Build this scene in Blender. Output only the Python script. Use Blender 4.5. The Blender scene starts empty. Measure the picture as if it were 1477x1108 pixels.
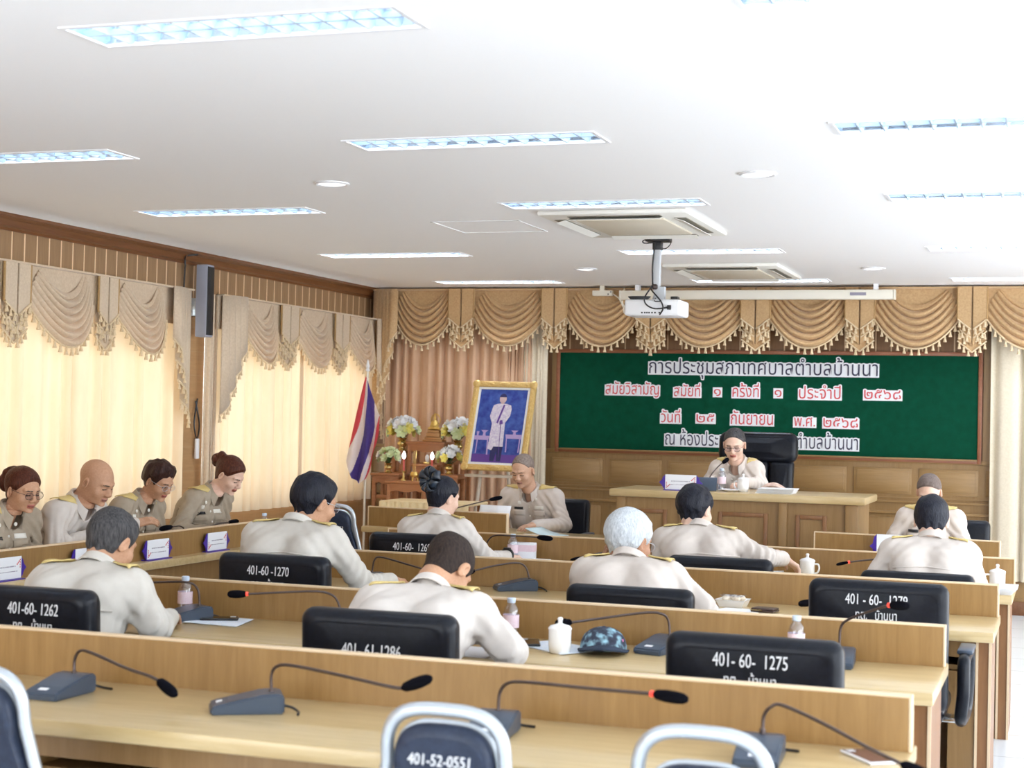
import bpy, bmesh, math, random
import numpy as np
from mathutils import Vector, Matrix, Euler

# ------------------------------------------------------------------ camera
scene = bpy.context.scene
COL = scene.collection
cam_data = bpy.data.cameras.new('camera')
cam = bpy.data.objects.new('camera', cam_data)
COL.objects.link(cam)
cam.matrix_world = Matrix((
    (0.94509211, -0.01533304, 0.32644417, 0.0),
    (0.32597503, -0.02687614, -0.94499627, 0.0),
    (0.02326323, 0.99952117, -0.02040224, 1.632),
    (0, 0, 0, 1)))
cam_data.sensor_fit = 'HORIZONTAL'
cam_data.sensor_width = 36.0
cam_data.lens = 56.563
cam_data.clip_start = 0.05
cam_data.clip_end = 200
cam_data.dof.use_dof = True
cam_data.dof.focus_distance = 9.5
cam_data.dof.aperture_fstop = 4.2
scene.camera = cam

# ------------------------------------------------------------------ light
world = bpy.data.worlds.new('daylight')
scene.world = world
world.use_nodes = True
wb = world.node_tree.nodes['Background']
wb.inputs['Color'].default_value = (0.90, 0.95, 1.0, 1)
wb.inputs['Strength'].default_value = 4.7
sun = bpy.data.lights.new('sun', 'SUN')
sun.energy = 1.6
sun.angle = math.radians(6)
sun.color = (1.0, 0.93, 0.82)
sun_o = bpy.data.objects.new('sun', sun)
COL.objects.link(sun_o)
sun_o.rotation_euler = Vector((0.86, 0.16, -0.48)).to_track_quat('-Z', 'Y').to_euler()
scene.view_settings.view_transform = 'Standard'
scene.view_settings.look = 'None'
scene.view_settings.gamma = 1.0
scene.view_settings.use_curve_mapping = False
scene.view_settings.exposure = 0.38
scene.cycles.max_bounces = 8
scene.cycles.diffuse_bounces = 5
scene.cycles.glossy_bounces = 3
scene.cycles.transmission_bounces = 5
scene.cycles.transparent_max_bounces = 8
scene.cycles.sample_clamp_indirect = 6.0
scene.cycles.caustics_reflective = False
scene.cycles.caustics_refractive = False
scene.cycles.use_denoising = True

PI = math.pi
R = math.radians
rnd = random.Random(7)

# ------------------------------------------------------------------ mesh helpers
class MB:
    def __init__(self):
        self.v, self.f, self.M = [], [], Matrix()
        self.mi, self.cur = [], 0

    def add(self, verts, faces):
        o = len(self.v)
        M = self.M
        self.v.extend([tuple(M @ Vector(p)) for p in verts])
        flip = M.determinant() < 0
        for f in faces:
            f = [i + o for i in f]
            self.f.append(f[::-1] if flip else f)
            self.mi.append(self.cur)
        return self

    def at(self, loc=(0, 0, 0), rot=(0, 0, 0), sc=(1, 1, 1)):
        self.M = Matrix.Translation(loc) @ Euler(rot).to_matrix().to_4x4() @ Matrix.Diagonal((*sc, 1))
        return self

    def box(self, lo, hi, bev=0.0, seg=2):
        c = [(a + b) / 2 for a, b in zip(lo, hi)]
        s = [abs(b - a) for a, b in zip(lo, hi)]
        bev = min(bev, min(s) * 0.49)
        if bev <= 0:
            x0, y0, z0 = lo
            x1, y1, z1 = hi
            return self.add([(x0, y0, z0), (x1, y0, z0), (x1, y1, z0), (x0, y1, z0), (x0, y0, z1), (x1, y0, z1), (x1, y1, z1), (x0, y1, z1)],
                            [(0, 3, 2, 1), (4, 5, 6, 7), (0, 1, 5, 4), (1, 2, 6, 5), (2, 3, 7, 6), (3, 0, 4, 7)])
        bm = bmesh.new()
        bmesh.ops.create_cube(bm, size=1.0)
        for v in bm.verts:
            v.co = Vector((v.co.x * s[0] + c[0], v.co.y * s[1] + c[1], v.co.z * s[2] + c[2]))
        bmesh.ops.bevel(bm, geom=list(bm.edges), offset=bev, segments=seg, profile=0.5, affect='EDGES')
        self.addbm(bm)
        return self

    def addbm(self, bm):
        bm.verts.index_update()
        self.add([v.co[:] for v in bm.verts], [[v.index for v in f.verts] for f in bm.faces])
        bm.free()

    def grid(self, rows, closed_u=False, closed_v=False, flip=False):
        n, m = len(rows), len(rows[0])
        vs = [p for r in rows for p in r]
        fs = []
        for i in range(n if closed_v else n - 1):
            for j in range(m if closed_u else m - 1):
                a, b = i * m + j, i * m + (j + 1) % m
                d, c = ((i + 1) % n) * m + j, ((i + 1) % n) * m + (j + 1) % m
                fs.append((a, d, c, b) if flip else (a, b, c, d))
        return self.add(vs, fs)

    def lathe(self, prof, n=20, c=(0, 0, 0), capb=True, capt=True):
        rows = [[(c[0] + r * math.cos(2 * PI * k / n), c[1] + r * math.sin(2 * PI * k / n), c[2] + z) for k in range(n)] for r, z in prof]
        self.grid(rows, closed_u=True)
        if capb:
            self.add(rows[0], [list(range(n))[::-1]])
        if capt:
            self.add(rows[-1], [list(range(n))])
        return self

    def tube(self, pts, r, n=8, cap=True, closed=False, flat=1.0):
        P = [Vector(p) for p in pts]
        k = len(P)
        rs = r if isinstance(r, (list, tuple)) else [r] * k
        rows, ref = [], None
        for i in range(k):
            if closed:
                t = P[(i + 1) % k] - P[i - 1]
            else:
                t = P[min(i + 1, k - 1)] - P[max(i - 1, 0)]
            t = t.normalized() if t.length > 1e-9 else Vector((0, 0, 1))
            if ref is None:
                ref = Vector((0, 0, 1)) if abs(t.z) < 0.9 else Vector((1, 0, 0))
            a = (ref - t * ref.dot(t))
            a = a.normalized() if a.length > 1e-6 else t.orthogonal().normalized()
            ref = a
            b = t.cross(a)
            rows.append([tuple(P[i] + a * (rs[i] * flat * math.cos(2 * PI * q / n)) + b * (rs[i] * math.sin(2 * PI * q / n))) for q in range(n)])
        self.grid(rows, closed_u=True, closed_v=closed)
        if cap and not closed:
            self.add(rows[0], [list(range(n))[::-1]])
            self.add(rows[-1], [list(range(n))])
        return self

    def ball(self, c, r, n=10, m=7, sc=(1, 1, 1)):
        rows = []
        for i in range(1, m):
            th = PI * i / m
            rows.append([(c[0] + r * sc[0] * math.sin(th) * math.cos(2 * PI * k / n), c[1] + r * sc[1] * math.sin(th) * math.sin(2 * PI * k / n), c[2] - r * sc[2] * math.cos(th)) for k in range(n)])
        self.grid(rows, closed_u=True)
        self.add(rows[0] + [(c[0], c[1], c[2] - r * sc[2])], [(( j + 1) % n, j, n) for j in range(n)])
        self.add(rows[-1] + [(c[0], c[1], c[2] + r * sc[2])], [(j, (j + 1) % n, n) for j in range(n)])
        return self

    def prism(self, poly, d0, d1, axis='Y'):
        """poly in two axes, extruded along the third."""
        def mk(a, b, d):
            return {'Y': (a, d, b), 'Z': (a, b, d), 'X': (d, a, b)}[axis]
        n = len(poly)
        vs = [mk(a, b, d0) for a, b in poly] + [mk(a, b, d1) for a, b in poly]
        fs = [list(range(n)), list(range(2 * n - 1, n - 1, -1))]
        fs += [(i, i + n, (i + 1) % n + n, (i + 1) % n) for i in range(n)]
        bm = bmesh.new()
        bv = [bm.verts.new(v) for v in vs]
        for f in fs:
            bm.faces.new([bv[i] for i in f])
        bmesh.ops.recalc_face_normals(bm, faces=list(bm.faces))
        self.addbm(bm)
        return self

    def build(self, name, mat, parent=None, smooth=35, loc=None):
        me = bpy.data.meshes.new(name)
        me.from_pydata(self.v, [], self.f)
        mats = mat if isinstance(mat, (list, tuple)) else [mat]
        for m in mats:
            me.materials.append(m)
        if len(mats) > 1:
            me.polygons.foreach_set('material_index', self.mi)
        me.update()
        if smooth:
            me.shade_smooth()
            if smooth < 180:
                me.set_sharp_from_angle(angle=R(smooth))
        o = bpy.data.objects.new(name, me)
        COL.objects.link(o)
        if parent is not None:
            o.parent = parent
        if loc is not None:
            o.location = loc
        return o


def tag(o, label=None, cat=None, group=None, kind=None):
    if label:
        o['label'] = label
    if cat:
        o['category'] = cat
    if group:
        o['group'] = group
    if kind:
        o['kind'] = kind
    return o


def thing(name, label, cat, loc=(0, 0, 0), rotz=0.0, group=None):
    o = bpy.data.objects.new(name, None)
    o.empty_display_size = 0.1
    COL.objects.link(o)
    o.location = loc
    o.rotation_euler = (0, 0, rotz)
    return tag(o, label, cat, group)


def kids(o):
    return [c for c in COL.objects if c.parent is o]


def dup(o, loc, rotz=0.0, label=None, group=None):
    r = o.copy()
    COL.objects.link(r)
    r.location = loc
    r.rotation_euler = (0, 0, rotz)
    if label:
        r['label'] = label
    if group:
        r['group'] = group
    for ch in kids(o):
        c = ch.copy()
        COL.objects.link(c)
        c.parent = r
        for g in kids(ch):
            d = g.copy()
            COL.objects.link(d)
            d.parent = c
    return r


def text_mesh(body, size=1.0, ext=0.0, off=0.0, align='CENTER'):
    cu = bpy.data.curves.new('lettering', 'FONT')
    cu.body = body
    cu.size = size
    cu.extrude = ext
    cu.offset = off
    cu.align_x = align
    cu.resolution_u = 3
    o = bpy.data.objects.new('lettering', cu)
    COL.objects.link(o)
    bpy.context.view_layer.update()
    dg = bpy.context.evaluated_depsgraph_get()
    ob = o.evaluated_get(dg)
    me = ob.to_mesh()
    vs = [tuple(v.co) for v in me.vertices]
    fs = [list(p.vertices) for p in me.polygons]
    ob.to_mesh_clear()
    bpy.data.objects.remove(o)
    bpy.data.curves.remove(cu)
    return vs, fs


def text(name, body, size, mat, loc, rot, parent=None, ext=0.0012, sx=1.0, off=0.0, align='CENTER'):
    vs, fs = text_mesh(body, size, ext, off, align)
    b = MB()
    b.add([(p[0] * sx, p[1], p[2]) for p in vs], fs)
    o = b.build(name, mat, parent, 0, loc)
    o.rotation_euler = rot
    return o


# ------------------------------------------------------------------ materials
def mat_new(name, col, rough=0.5, metal=0.0, spec=0.5, coat=0.0, emit=None, es=1.0):
    m = bpy.data.materials.new(name)
    m.use_nodes = True
    b = m.node_tree.nodes['Principled BSDF']
    b.inputs['Base Color'].default_value = (*col, 1)
    b.inputs['Roughness'].default_value = rough
    b.inputs['Metallic'].default_value = metal
    b.inputs['Specular IOR Level'].default_value = spec
    b.inputs['Coat Weight'].default_value = coat
    if emit:
        b.inputs['Emission Color'].default_value = (*emit, 1)
        b.inputs['Emission Strength'].default_value = es
    return m


def nodes_of(m):
    return m.node_tree.nodes, m.node_tree.links, m.node_tree.nodes['Principled BSDF']


def noise_colour(m, c1, c2, scale=(6, 6, 6), nscale=3.0, detail=4.0, rough=0.6, bump=0.0, bscale=None, c3=None, dist=0.0):
    """base colour between two tones from a stretched noise in object space, with optional bump"""
    N, L, b = nodes_of(m)
    tc = N.new('ShaderNodeTexCoord')
    mp = N.new('ShaderNodeMapping')
    mp.inputs['Scale'].default_value = scale
    L.new(tc.outputs['Object'], mp.inputs['Vector'])
    nz = N.new('ShaderNodeTexNoise')
    nz.inputs['Scale'].default_value = nscale
    nz.inputs['Detail'].default_value = detail
    nz.inputs['Roughness'].default_value = rough
    nz.inputs['Distortion'].default_value = dist
    L.new(mp.outputs['Vector'], nz.inputs['Vector'])
    cr = N.new('ShaderNodeValToRGB')
    cr.color_ramp.elements[0].position = 0.3
    cr.color_ramp.elements[0].color = (*c1, 1)
    cr.color_ramp.elements[1].position = 0.7
    cr.color_ramp.elements[1].color = (*c2, 1)
    if c3:
        e = cr.color_ramp.elements.new(0.5)
        e.color = (*c3, 1)
    L.new(nz.outputs['Fac'], cr.inputs['Fac'])
    L.new(cr.outputs['Color'], b.inputs['Base Color'])
    if bump:
        n2 = nz
        if bscale:
            n2 = N.new('ShaderNodeTexNoise')
            n2.inputs['Scale'].default_value = bscale
            n2.inputs['Detail'].default_value = 3
            L.new(tc.outputs['Object'], n2.inputs['Vector'])
        bp = N.new('ShaderNodeBump')
        bp.inputs['Strength'].default_value = bump
        bp.inputs['Distance'].default_value = 0.01
        L.new(n2.outputs['Fac'], bp.inputs['Height'])
        L.new(bp.outputs['Normal'], b.inputs['Normal'])
    return m, cr


def wood(name, c1, c2, axis='X', rough=0.38, coat=0.15, fine=1.0):
    m = mat_new(name, c1, rough, coat=coat)
    s = {'X': (0.7, 9, 9), 'Y': (9, 0.7, 9), 'Z': (9, 9, 0.7)}[axis]
    s = tuple(k * fine for k in s)
    noise_colour(m, c1, c2, s, 4.0, 6.0, 0.65, dist=0.6)
    return m


def grooves(m, axis, pitch, width, col, axis2=None, pitch2=1.0, offset=0.0):
    """pale grooves every `pitch` metres along an axis of object space"""
    N, L, b = nodes_of(m)
    tc = N.new('ShaderNodeTexCoord')
    sp = N.new('ShaderNodeSeparateXYZ')
    L.new(tc.outputs['Object'], sp.inputs[0])

    def line(ax, p, off):
        a = N.new('ShaderNodeMath'); a.operation = 'ADD'; a.inputs[1].default_value = 100 * p + off
        L.new(sp.outputs[ax], a.inputs[0])
        md = N.new('ShaderNodeMath'); md.operation = 'MODULO'; md.inputs[1].default_value = p
        L.new(a.outputs[0], md.inputs[0])
        lt = N.new('ShaderNodeMath'); lt.operation = 'LESS_THAN'; lt.inputs[1].default_value = width
        L.new(md.outputs[0], lt.inputs[0])
        return lt
    g = line(axis, pitch, offset)
    if axis2:
        g2 = line(axis2, pitch2, 0)
        mx = N.new('ShaderNodeMath'); mx.operation = 'MAXIMUM'
        L.new(g.outputs[0], mx.inputs[0]); L.new(g2.outputs[0], mx.inputs[1])
        g = mx
    mix = N.new('ShaderNodeMix'); mix.data_type = 'RGBA'
    src = b.inputs['Base Color'].links[0].from_socket if b.inputs['Base Color'].links else None
    if src:
        L.new(src, mix.inputs[6])
    else:
        mix.inputs[6].default_value = b.inputs['Base Color'].default_value
    mix.inputs[7].default_value = (*col, 1)
    L.new(g.outputs[0], mix.inputs[0])
    L.new(mix.outputs[2], b.inputs['Base Color'])
    return m


def cloth(name, c1, c2, rough=0.8, bump=0.15, transl=0.0, scale=(14, 14, 14), sheen=0.0, bscale=60, tcol=None):
    m = mat_new(name, c1, rough, spec=0.25)
    noise_colour(m, c1, c2, scale, 3.0, 4.0, 0.6, bump=bump, bscale=bscale)
    N, L, b = nodes_of(m)
    b.inputs['Sheen Weight'].default_value = sheen
    if transl:
        tr = N.new('ShaderNodeBsdfTranslucent')
        tr.inputs['Color'].default_value = (*(tcol or c2), 1)
        mx = N.new('ShaderNodeMixShader')
        mx.inputs[0].default_value = transl
        out = N['Material Output']
        L.new(b.outputs[0], mx.inputs[1])
        L.new(tr.outputs[0], mx.inputs[2])
        L.new(mx.outputs[0], out.inputs['Surface'])
    return m


M = {}
M['desk_top'] = wood('oak_desk_top', (0.475, 0.34, 0.155), (0.60, 0.46, 0.245), 'X', 0.3, 0.3)
M['desk_panel'] = wood('oak_desk_panel', (0.255, 0.138, 0.042), (0.345, 0.20, 0.068), 'Z', 0.42, 0.05)
M['desk_end'] = wood('oak_desk_end', (0.235, 0.128, 0.042), (0.31, 0.18, 0.068), 'Z', 0.42, 0.1)
M['desk_dark'] = wood('brown_board', (0.20, 0.085, 0.03), (0.27, 0.125, 0.045), 'Z', 0.45)
M['edge'] = mat_new('pale_edge_band', (0.72, 0.55, 0.36), 0.4)
M['side_top'] = wood('oak_side_desk_top', (0.475, 0.34, 0.155), (0.60, 0.46, 0.245), 'Y', 0.3, 0.3)
M['wall_board'] = wood('brown_wall_board', (0.24, 0.125, 0.055), (0.32, 0.175, 0.082), 'Z', 0.5, 0.0)
M['wall_board_y'] = grooves(wood('grooved_wall_board', (0.255, 0.148, 0.072), (0.33, 0.20, 0.10), 'Z', 0.5, 0.0), 'Y', 0.1375, 0.013, (0.80, 0.58, 0.36), offset=0.026)
M['wall_board_x'] = grooves(wood('grooved_back_board', (0.20, 0.095, 0.04), (0.27, 0.14, 0.06), 'Z', 0.5, 0.0), 'X', 0.1375, 0.012, (0.66, 0.46, 0.27))
M['wall_tile'] = grooves(wood('wood_block_wall', (0.36, 0.20, 0.085), (0.45, 0.26, 0.115), 'Y', 0.5, 0.0), 'Z', 0.19, 0.008, (0.42, 0.26, 0.13), 'Y', 0.21)
M['cornice'] = wood('dark_cornice', (0.13, 0.045, 0.014), (0.19, 0.075, 0.025), 'Y', 0.35, 0.2)
M['wainscot'] = wood('oak_wainscot', (0.26, 0.150, 0.053), (0.345, 0.208, 0.082), 'X', 0.42, 0.05)
M['wainscot_v'] = wood('oak_wainscot_upright', (0.25, 0.142, 0.048), (0.325, 0.192, 0.074), 'Z', 0.42, 0.05)
M['red_wood'] = wood('red_brown_wood', (0.36, 0.14, 0.055), (0.48, 0.21, 0.09), 'X', 0.35, 0.2)
M['frame_wood'] = wood('chalkboard_frame_wood', (0.24, 0.08, 0.035), (0.32, 0.12, 0.055), 'X', 0.4, 0.1)
M['ceiling'] = mat_new('white_ceiling', (0.93, 0.93, 0.94), 0.9, spec=0.1)
M['floor'] = grooves(mat_new('white_floor_tile', (0.80, 0.84, 0.88), 0.25), 'X', 0.6, 0.006, (0.35, 0.36, 0.36), 'Y', 0.6)
M['leather'] = noise_colour(mat_new('black_leather', (0.010, 0.011, 0.017), 0.30, spec=0.2), (0.006, 0.007, 0.011), (0.010, 0.012, 0.018), nscale=8, bump=0.05, bscale=60)[0]
M['black'] = mat_new('black_plastic', (0.012, 0.012, 0.014), 0.4)
M['foam'] = mat_new('black_foam', (0.005, 0.005, 0.008), 0.95, spec=0.05)
M['grey_plastic'] = mat_new('blue_grey_plastic', (0.055, 0.075, 0.11), 0.3, spec=0.35)
M['grey_light'] = mat_new('pale_grey_plastic', (0.55, 0.57, 0.60), 0.4)
M['chrome'] = mat_new('chrome', (0.75, 0.77, 0.80), 0.18, metal=1.0)
M['steel'] = mat_new('grey_painted_steel', (0.50, 0.54, 0.58), 0.28, metal=0.6)
M['neck'] = mat_new('dark_gooseneck_metal', (0.10, 0.075, 0.07), 0.35, metal=0.7)
M['white_paint'] = mat_new('white_paint', (0.75, 0.76, 0.78), 0.6)
M['white'] = mat_new('white_plastic', (0.84, 0.85, 0.88), 0.35)
M['ivory'] = mat_new('ivory_plastic', (0.80, 0.76, 0.66), 0.4)
M['porcelain'] = mat_new('white_porcelain', (0.88, 0.88, 0.88), 0.15, coat=0.5)
M['paper'] = mat_new('white_paper', (0.86, 0.88, 0.92), 0.8, spec=0.2)
M['ink'] = mat_new('dark_ink', (0.03, 0.03, 0.07), 0.7)
M['ink_grey'] = mat_new('grey_ink', (0.30, 0.28, 0.36), 0.7)
M['ink_red'] = mat_new('red_ink', (0.62, 0.06, 0.07), 0.7)
M['red_led'] = mat_new('red_ring', (0.8, 0.05, 0.04), 0.3, emit=(1, 0.08, 0.05), es=0.8)
M['purple'] = mat_new('purple_stand', (0.055, 0.02, 0.32), 0.35)
M['gold'] = mat_new('gold', (0.75, 0.52, 0.16), 0.28, metal=0.8)
M['gold_paint'] = noise_colour(mat_new('gilded_moulding', (0.7, 0.45, 0.14), 0.4, metal=0.35), (0.62, 0.38, 0.10), (0.80, 0.60, 0.26), nscale=20, bump=0.5, bscale=40)[0]
M['brass'] = mat_new('brass', (0.72, 0.55, 0.22), 0.22, metal=0.9)
# ------------------------------------------------------------------ the room
H = 2.877          # ceiling height
XL = -6.588        # left wall
YB = 14.8          # back wall
XR = 4.2


def struct(name, mb, mat, parent=None, smooth=35):
    o = mb.build(name, mat, parent, smooth)
    o['kind'] = 'structure'
    return o


b = MB()
b.box((XL - 0.3, -2.6, -0.1), (XR, YB + 0.3, 0.0))
struct('floor', b, M['floor'])
b = MB()
b.box((XL - 0.3, -2.6, -0.1), (XR, -2.5, 0.6))
b.box((XL - 0.3, -2.6, 2.65), (XR, -2.5, H + 0.12))
b.box((XL - 0.3, -2.6, 0.6), (-6.4, -2.5, 2.65))
b.box((-0.4, -2.6, 0.6), (XR, -2.5, 2.65))  # unseen wall behind the camera; its opening is added to let in fill light
struct('wall_front', b, mat_new('cream_wall', (0.72, 0.68, 0.60), 0.8))
b = MB()
M['tube_bright'] = mat_new('bright_fluorescent_tube', (0.9, 0.95, 1.0), 0.4, emit=(0.95, 0.96, 1.0), es=45.0)
CX = (-4.99, -2.555, -0.35)
CY = (4.62, 6.80, 8.93, 11.56, 13.99)
LX, LY = 0.60, 0.145     # half size of a recessed light
ys = [-2.5]
for y in CY:
    ys += [y - LY, y + LY]
ys.append(YB + 0.3)
for k in range(len(ys) - 1):
    if k % 2 == 0:
        b.box((XL - 0.3, ys[k], H), (XR, ys[k + 1], H + 0.12))
    else:
        xs_ = [XL - 0.3]
        for x in CX:
            xs_ += [x - LX, x + LX]
        xs_.append(XR)
        for q in range(0, len(xs_), 2):
            b.box((xs_[q], ys[k], H), (xs_[q + 1], ys[k + 1], H + 0.12))
struct('ceiling', b, M['ceiling'])

# left wall with two window openings
WA = (7.95, 11.02)
WB = (11.45, 14.55)
Z0, Z1 = 0.86, 2.45
b = MB()
T0 = XL - 0.18
b.box((T0, -2.5, Z1), (XL, YB, H))
struct('wall_left', b, M['wall_board_y'])
b = MB()
b.box((T0, -2.5, 0), (XL, YB, Z0))
b.box((T0, -2.5, Z0), (XL, WA[0], Z1))
b.box((T0, WA[1], Z0), (XL, WB[0], Z1))
b.box((T0, WB[1], Z0), (XL, YB, Z1))
struct('wall_left_lower', b, M['wall_tile'])
for i, (y0, y1) in enumerate((WA, WB)):
    b = MB()
    fx0, fx1 = XL - 0.12, XL - 0.07
    n = 3
    for k in range(n + 1):
        y = y0 + (y1 - y0) * k / n
        b.box((fx0, y - 0.03, Z0), (fx1, y + 0.03, Z1))
    for z in (Z0, Z1 - 0.06):
        b.box((fx0, y0, z), (fx1, y1, z + 0.06))
    w = struct('window_%d' % (i + 1), b, M['white'])
    g = MB()
    g.box((XL - 0.10, y0, Z0), (XL - 0.094, y1, Z1))
    gm = bpy.data.materials.get('window_glass')
    if gm is None:
        gm = bpy.data.materials.new('window_glass')
        gm.use_nodes = True
        nt = gm.node_tree
        nt.nodes.remove(nt.nodes['Principled BSDF'])
        t = nt.nodes.new('ShaderNodeBsdfTransparent')
        t.inputs['Color'].default_value = (0.93, 0.96, 0.96, 1)
        gl = nt.nodes.new('ShaderNodeBsdfGlossy')
        gl.inputs['Roughness'].default_value = 0.02
        mx = nt.nodes.new('ShaderNodeMixShader')
        mx.inputs[0].default_value = 0.06
        nt.links.new(t.outputs[0], mx.inputs[1])
        nt.links.new(gl.outputs[0], mx.inputs[2])
        nt.links.new(mx.outputs[0], nt.nodes['Material Output'].inputs['Surface'])
    g.build('pane', gm, w)

# cornice along the left wall
b = MB()
prof = [(XL, H), (XL + 0.10, H), (XL + 0.10, H - 0.02), (XL + 0.055, H - 0.035), (XL + 0.045, H - 0.075), (XL + 0.02, H - 0.085), (XL + 0.015, H - 0.10), (XL, H - 0.10)]
b.prism([(x, z) for x, z in prof], -2.5, YB, 'Y')
struct('trim_1', b, M['cornice'])
b = MB()
b.box((XL, 1.5, 0), (XL + 0.015, YB, 0.12), 0.004)
struct('baseboard_left', b, M['cornice'])

# back wall: grooved boards above, panelled wainscot below
b = MB()
b.box((XL - 0.18, YB, 0), (XR, YB + 0.15, H))
struct('wall_back', b, M['wall_board_x'])
b = MB()
b.box((XL, YB - 0.02, 0), (XR, YB, 1.335))
for x0, x1 in ((-4.70, -4.63), (-0.70, 0.0)):
    b.box((x0, YB - 0.02, 1.335), (x1, YB, 2.41))
ws = struct('wall_back_wainscot', b, M['wainscot_v'])
# raised panels (upper row) and plain lower boards
b = MB()
xs = []
pitch = 0.573
x = -6.40
while x < 1.5:
    xs.append((x, x + 0.51))
    x += pitch
for x0, x1 in xs:
    z0, z1 = 1.02, 1.255
    b.box((x0, YB - 0.032, z0), (x1, YB - 0.02, z1), 0.006)
    b.box((x0 + 0.025, YB - 0.04, z0 + 0.025), (x1 - 0.025, YB - 0.03, z1 - 0.025), 0.008)
struct('wall_back_panels', b, M['wainscot'], ws)
b = MB()
for z0, z1, d in ((0.945, 0.965, 0.045), (0.845, 0.87, 0.05), (0.985, 0.995, 0.03), (1.30, 1.335, 0.035)):
    b.box((XL, YB - d, z0), (XR, YB - 0.015, z1), 0.006)
struct('trim_2', b, M['wainscot'])
b = MB()
for x0, x1 in xs:
    b.box((x0 + 0.01, YB - 0.03, 0.15), (x1 - 0.01, YB - 0.02, 0.81), 0.006)
struct('wall_back_lower_panels', b, M['wainscot_v'], ws)
b = MB()
b.box((XL, YB - 0.035, 0), (XR, YB - 0.02, 0.12), 0.004)
struct('baseboard_back', b, M['cornice'])

# raised dais
b = MB()
b.box((-3.55, 11.15, 0), (-0.98, YB - 0.04, 0.32))
struct('floor_dais', b, M['desk_panel'])

# ------------------------------------------------------------------ ceiling fittings
M['louvre'] = mat_new('blue_white_louvre', (0.62, 0.78, 0.95), 0.25, metal=0.55)
M['reflector'] = mat_new('mirror_reflector', (0.60, 0.74, 0.92), 0.12, metal=0.75)
M['tube_lamp'] = mat_new('fluorescent_tube', (0.9, 0.95, 1.0), 0.4, emit=(0.86, 0.94, 1.0), es=13.0)
place = ['nearest row', 'second nearest row', 'middle row', 'second farthest row', 'farthest row by the back curtains']
col_name = ['window-side column', 'middle column', 'right-hand column']


def make_troffer(label):
    t = thing('ceiling_light', label, 'ceiling light', (0, 0, 0), 0, 'recessed fluorescent troffers')
    L, Wd, D = 1.2, 0.29, 0.062
    f = MB()
    f.box((-L / 2, -Wd / 2, -0.006), (L / 2, -Wd / 2 + 0.018, 0.0))
    f.box((-L / 2, Wd / 2 - 0.018, -0.006), (L / 2, Wd / 2, 0.0))
    f.box((-L / 2, -Wd / 2 + 0.018, -0.006), (-L / 2 + 0.018, Wd / 2 - 0.018, 0.0))
    f.box((L / 2 - 0.018, -Wd / 2 + 0.018, -0.006), (L / 2, Wd / 2 - 0.018, 0.0))
    f.build('frame', M['white'], t)
    a = MB()
    lx, ly, D = L / 2 - 0.004, Wd / 2 - 0.004, 0.085
    # housing with two shallow reflector troughs
    rows = []
    for q in range(13):
        y = -ly + 2 * ly * q / 12
        c = abs(math.sin(2 * PI * (q / 12)))
        rows.append([(-lx, y, 0.012 + (D - 0.012) * min(1, 1.25 * c)), (lx, y, 0.012 + (D - 0.012) * min(1, 1.25 * c))])
    a.grid(rows)
    for x in (-lx, lx):
        a.add([(x, -ly, 0), (x, ly, 0), (x, ly, D), (x, -ly, D)], [(0, 1, 2, 3)])
    a.build('reflector', M['reflector'], t, 30)
    v = MB()
    n = 11
    for k in range(1, n + 1):
        x = -lx + 2 * lx * k / (n + 1)
        for s in (-1, 1):
            y0, y1 = (0.004, ly) if s > 0 else (-ly, -0.004)
            ym = (y0 + y1) / 2
            # cross-blade: wide at the sides, narrow in the middle
            v.add([(x - 0.004, y0, 0.0), (x + 0.004, y0, 0.0), (x + 0.03, y0, 0.055), (x - 0.03, y0, 0.055),
                   (x - 0.003, ym, 0.0), (x + 0.003, ym, 0.0), (x + 0.008, ym, 0.03), (x - 0.008, ym, 0.03),
                   (x - 0.004, y1, 0.0), (x + 0.004, y1, 0.0), (x + 0.03, y1, 0.055), (x - 0.03, y1, 0.055)],
                  [(0, 4, 5, 1), (4, 8, 9, 5), (1, 5, 6, 2), (5, 9, 10, 6), (0, 3, 7, 4), (4, 7, 11, 8)])
    v.box((-lx, -0.006, 0.0), (lx, 0.006, 0.02))
    v.build('louvre', M['louvre'], t, 0)
    for s in (-1, 1):
        u = MB()
        u.tube([(-lx + 0.02, s * 0.07, 0.062), (lx - 0.02, s * 0.07, 0.062)], 0.013, 8)
        u.build('tube', M['tube_lamp'], t)
    return t


first = None
for j, y in enumerate(CY):
    for i, x in enumerate(CX):
        lab = 'recessed louvred ceiling light of the %s, %s' % (col_name[i], place[j])
        if first is None:
            first = make_troffer(lab)
            first.location = (x, y, H)
        else:
            c_ = dup(first, (x, y, H), 0, lab)
            if j >= 3:
                for ch in kids(c_):
                    if ch.name.startswith('tube'):
                        ch.material_slots[0].link = 'OBJECT'
                        ch.material_slots[0].material = M['tube_bright']

down_mat = mat_new('downlight_glass', (0.9, 0.93, 0.97), 0.4, emit=(0.95, 0.97, 1.0), es=0.9)
first_d = None
for x, y, lab in ((-3.79, 7.9, 'round white downlight left of the middle lights, nearer of its pair'), (-1.48, 7.97, 'round white downlight right of the middle lights, nearer of its pair'),
                  (-3.80, 12.8, 'small round downlight left of the projector screen case'), (-1.47, 12.95, 'small round downlight above the right part of the screen case')):
    if first_d is None:
        first_d = thing('downlight', lab, 'ceiling light', (x, y, H), 0, 'round ceiling downlights')
        d = MB()
        d.lathe([(0.095, 0.0), (0.098, -0.006), (0.085, -0.012), (0.075, -0.008)], 28, capb=False, capt=False)
        d.build('rim', M['white'], first_d)
        d = MB()
        d.lathe([(0.076, -0.006), (0.05, -0.012), (0.002, -0.015)], 28, capb=False)
        d.build('diffuser', down_mat, first_d)
    else:
        dup(first_d, (x, y, H), 0, lab)

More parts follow.
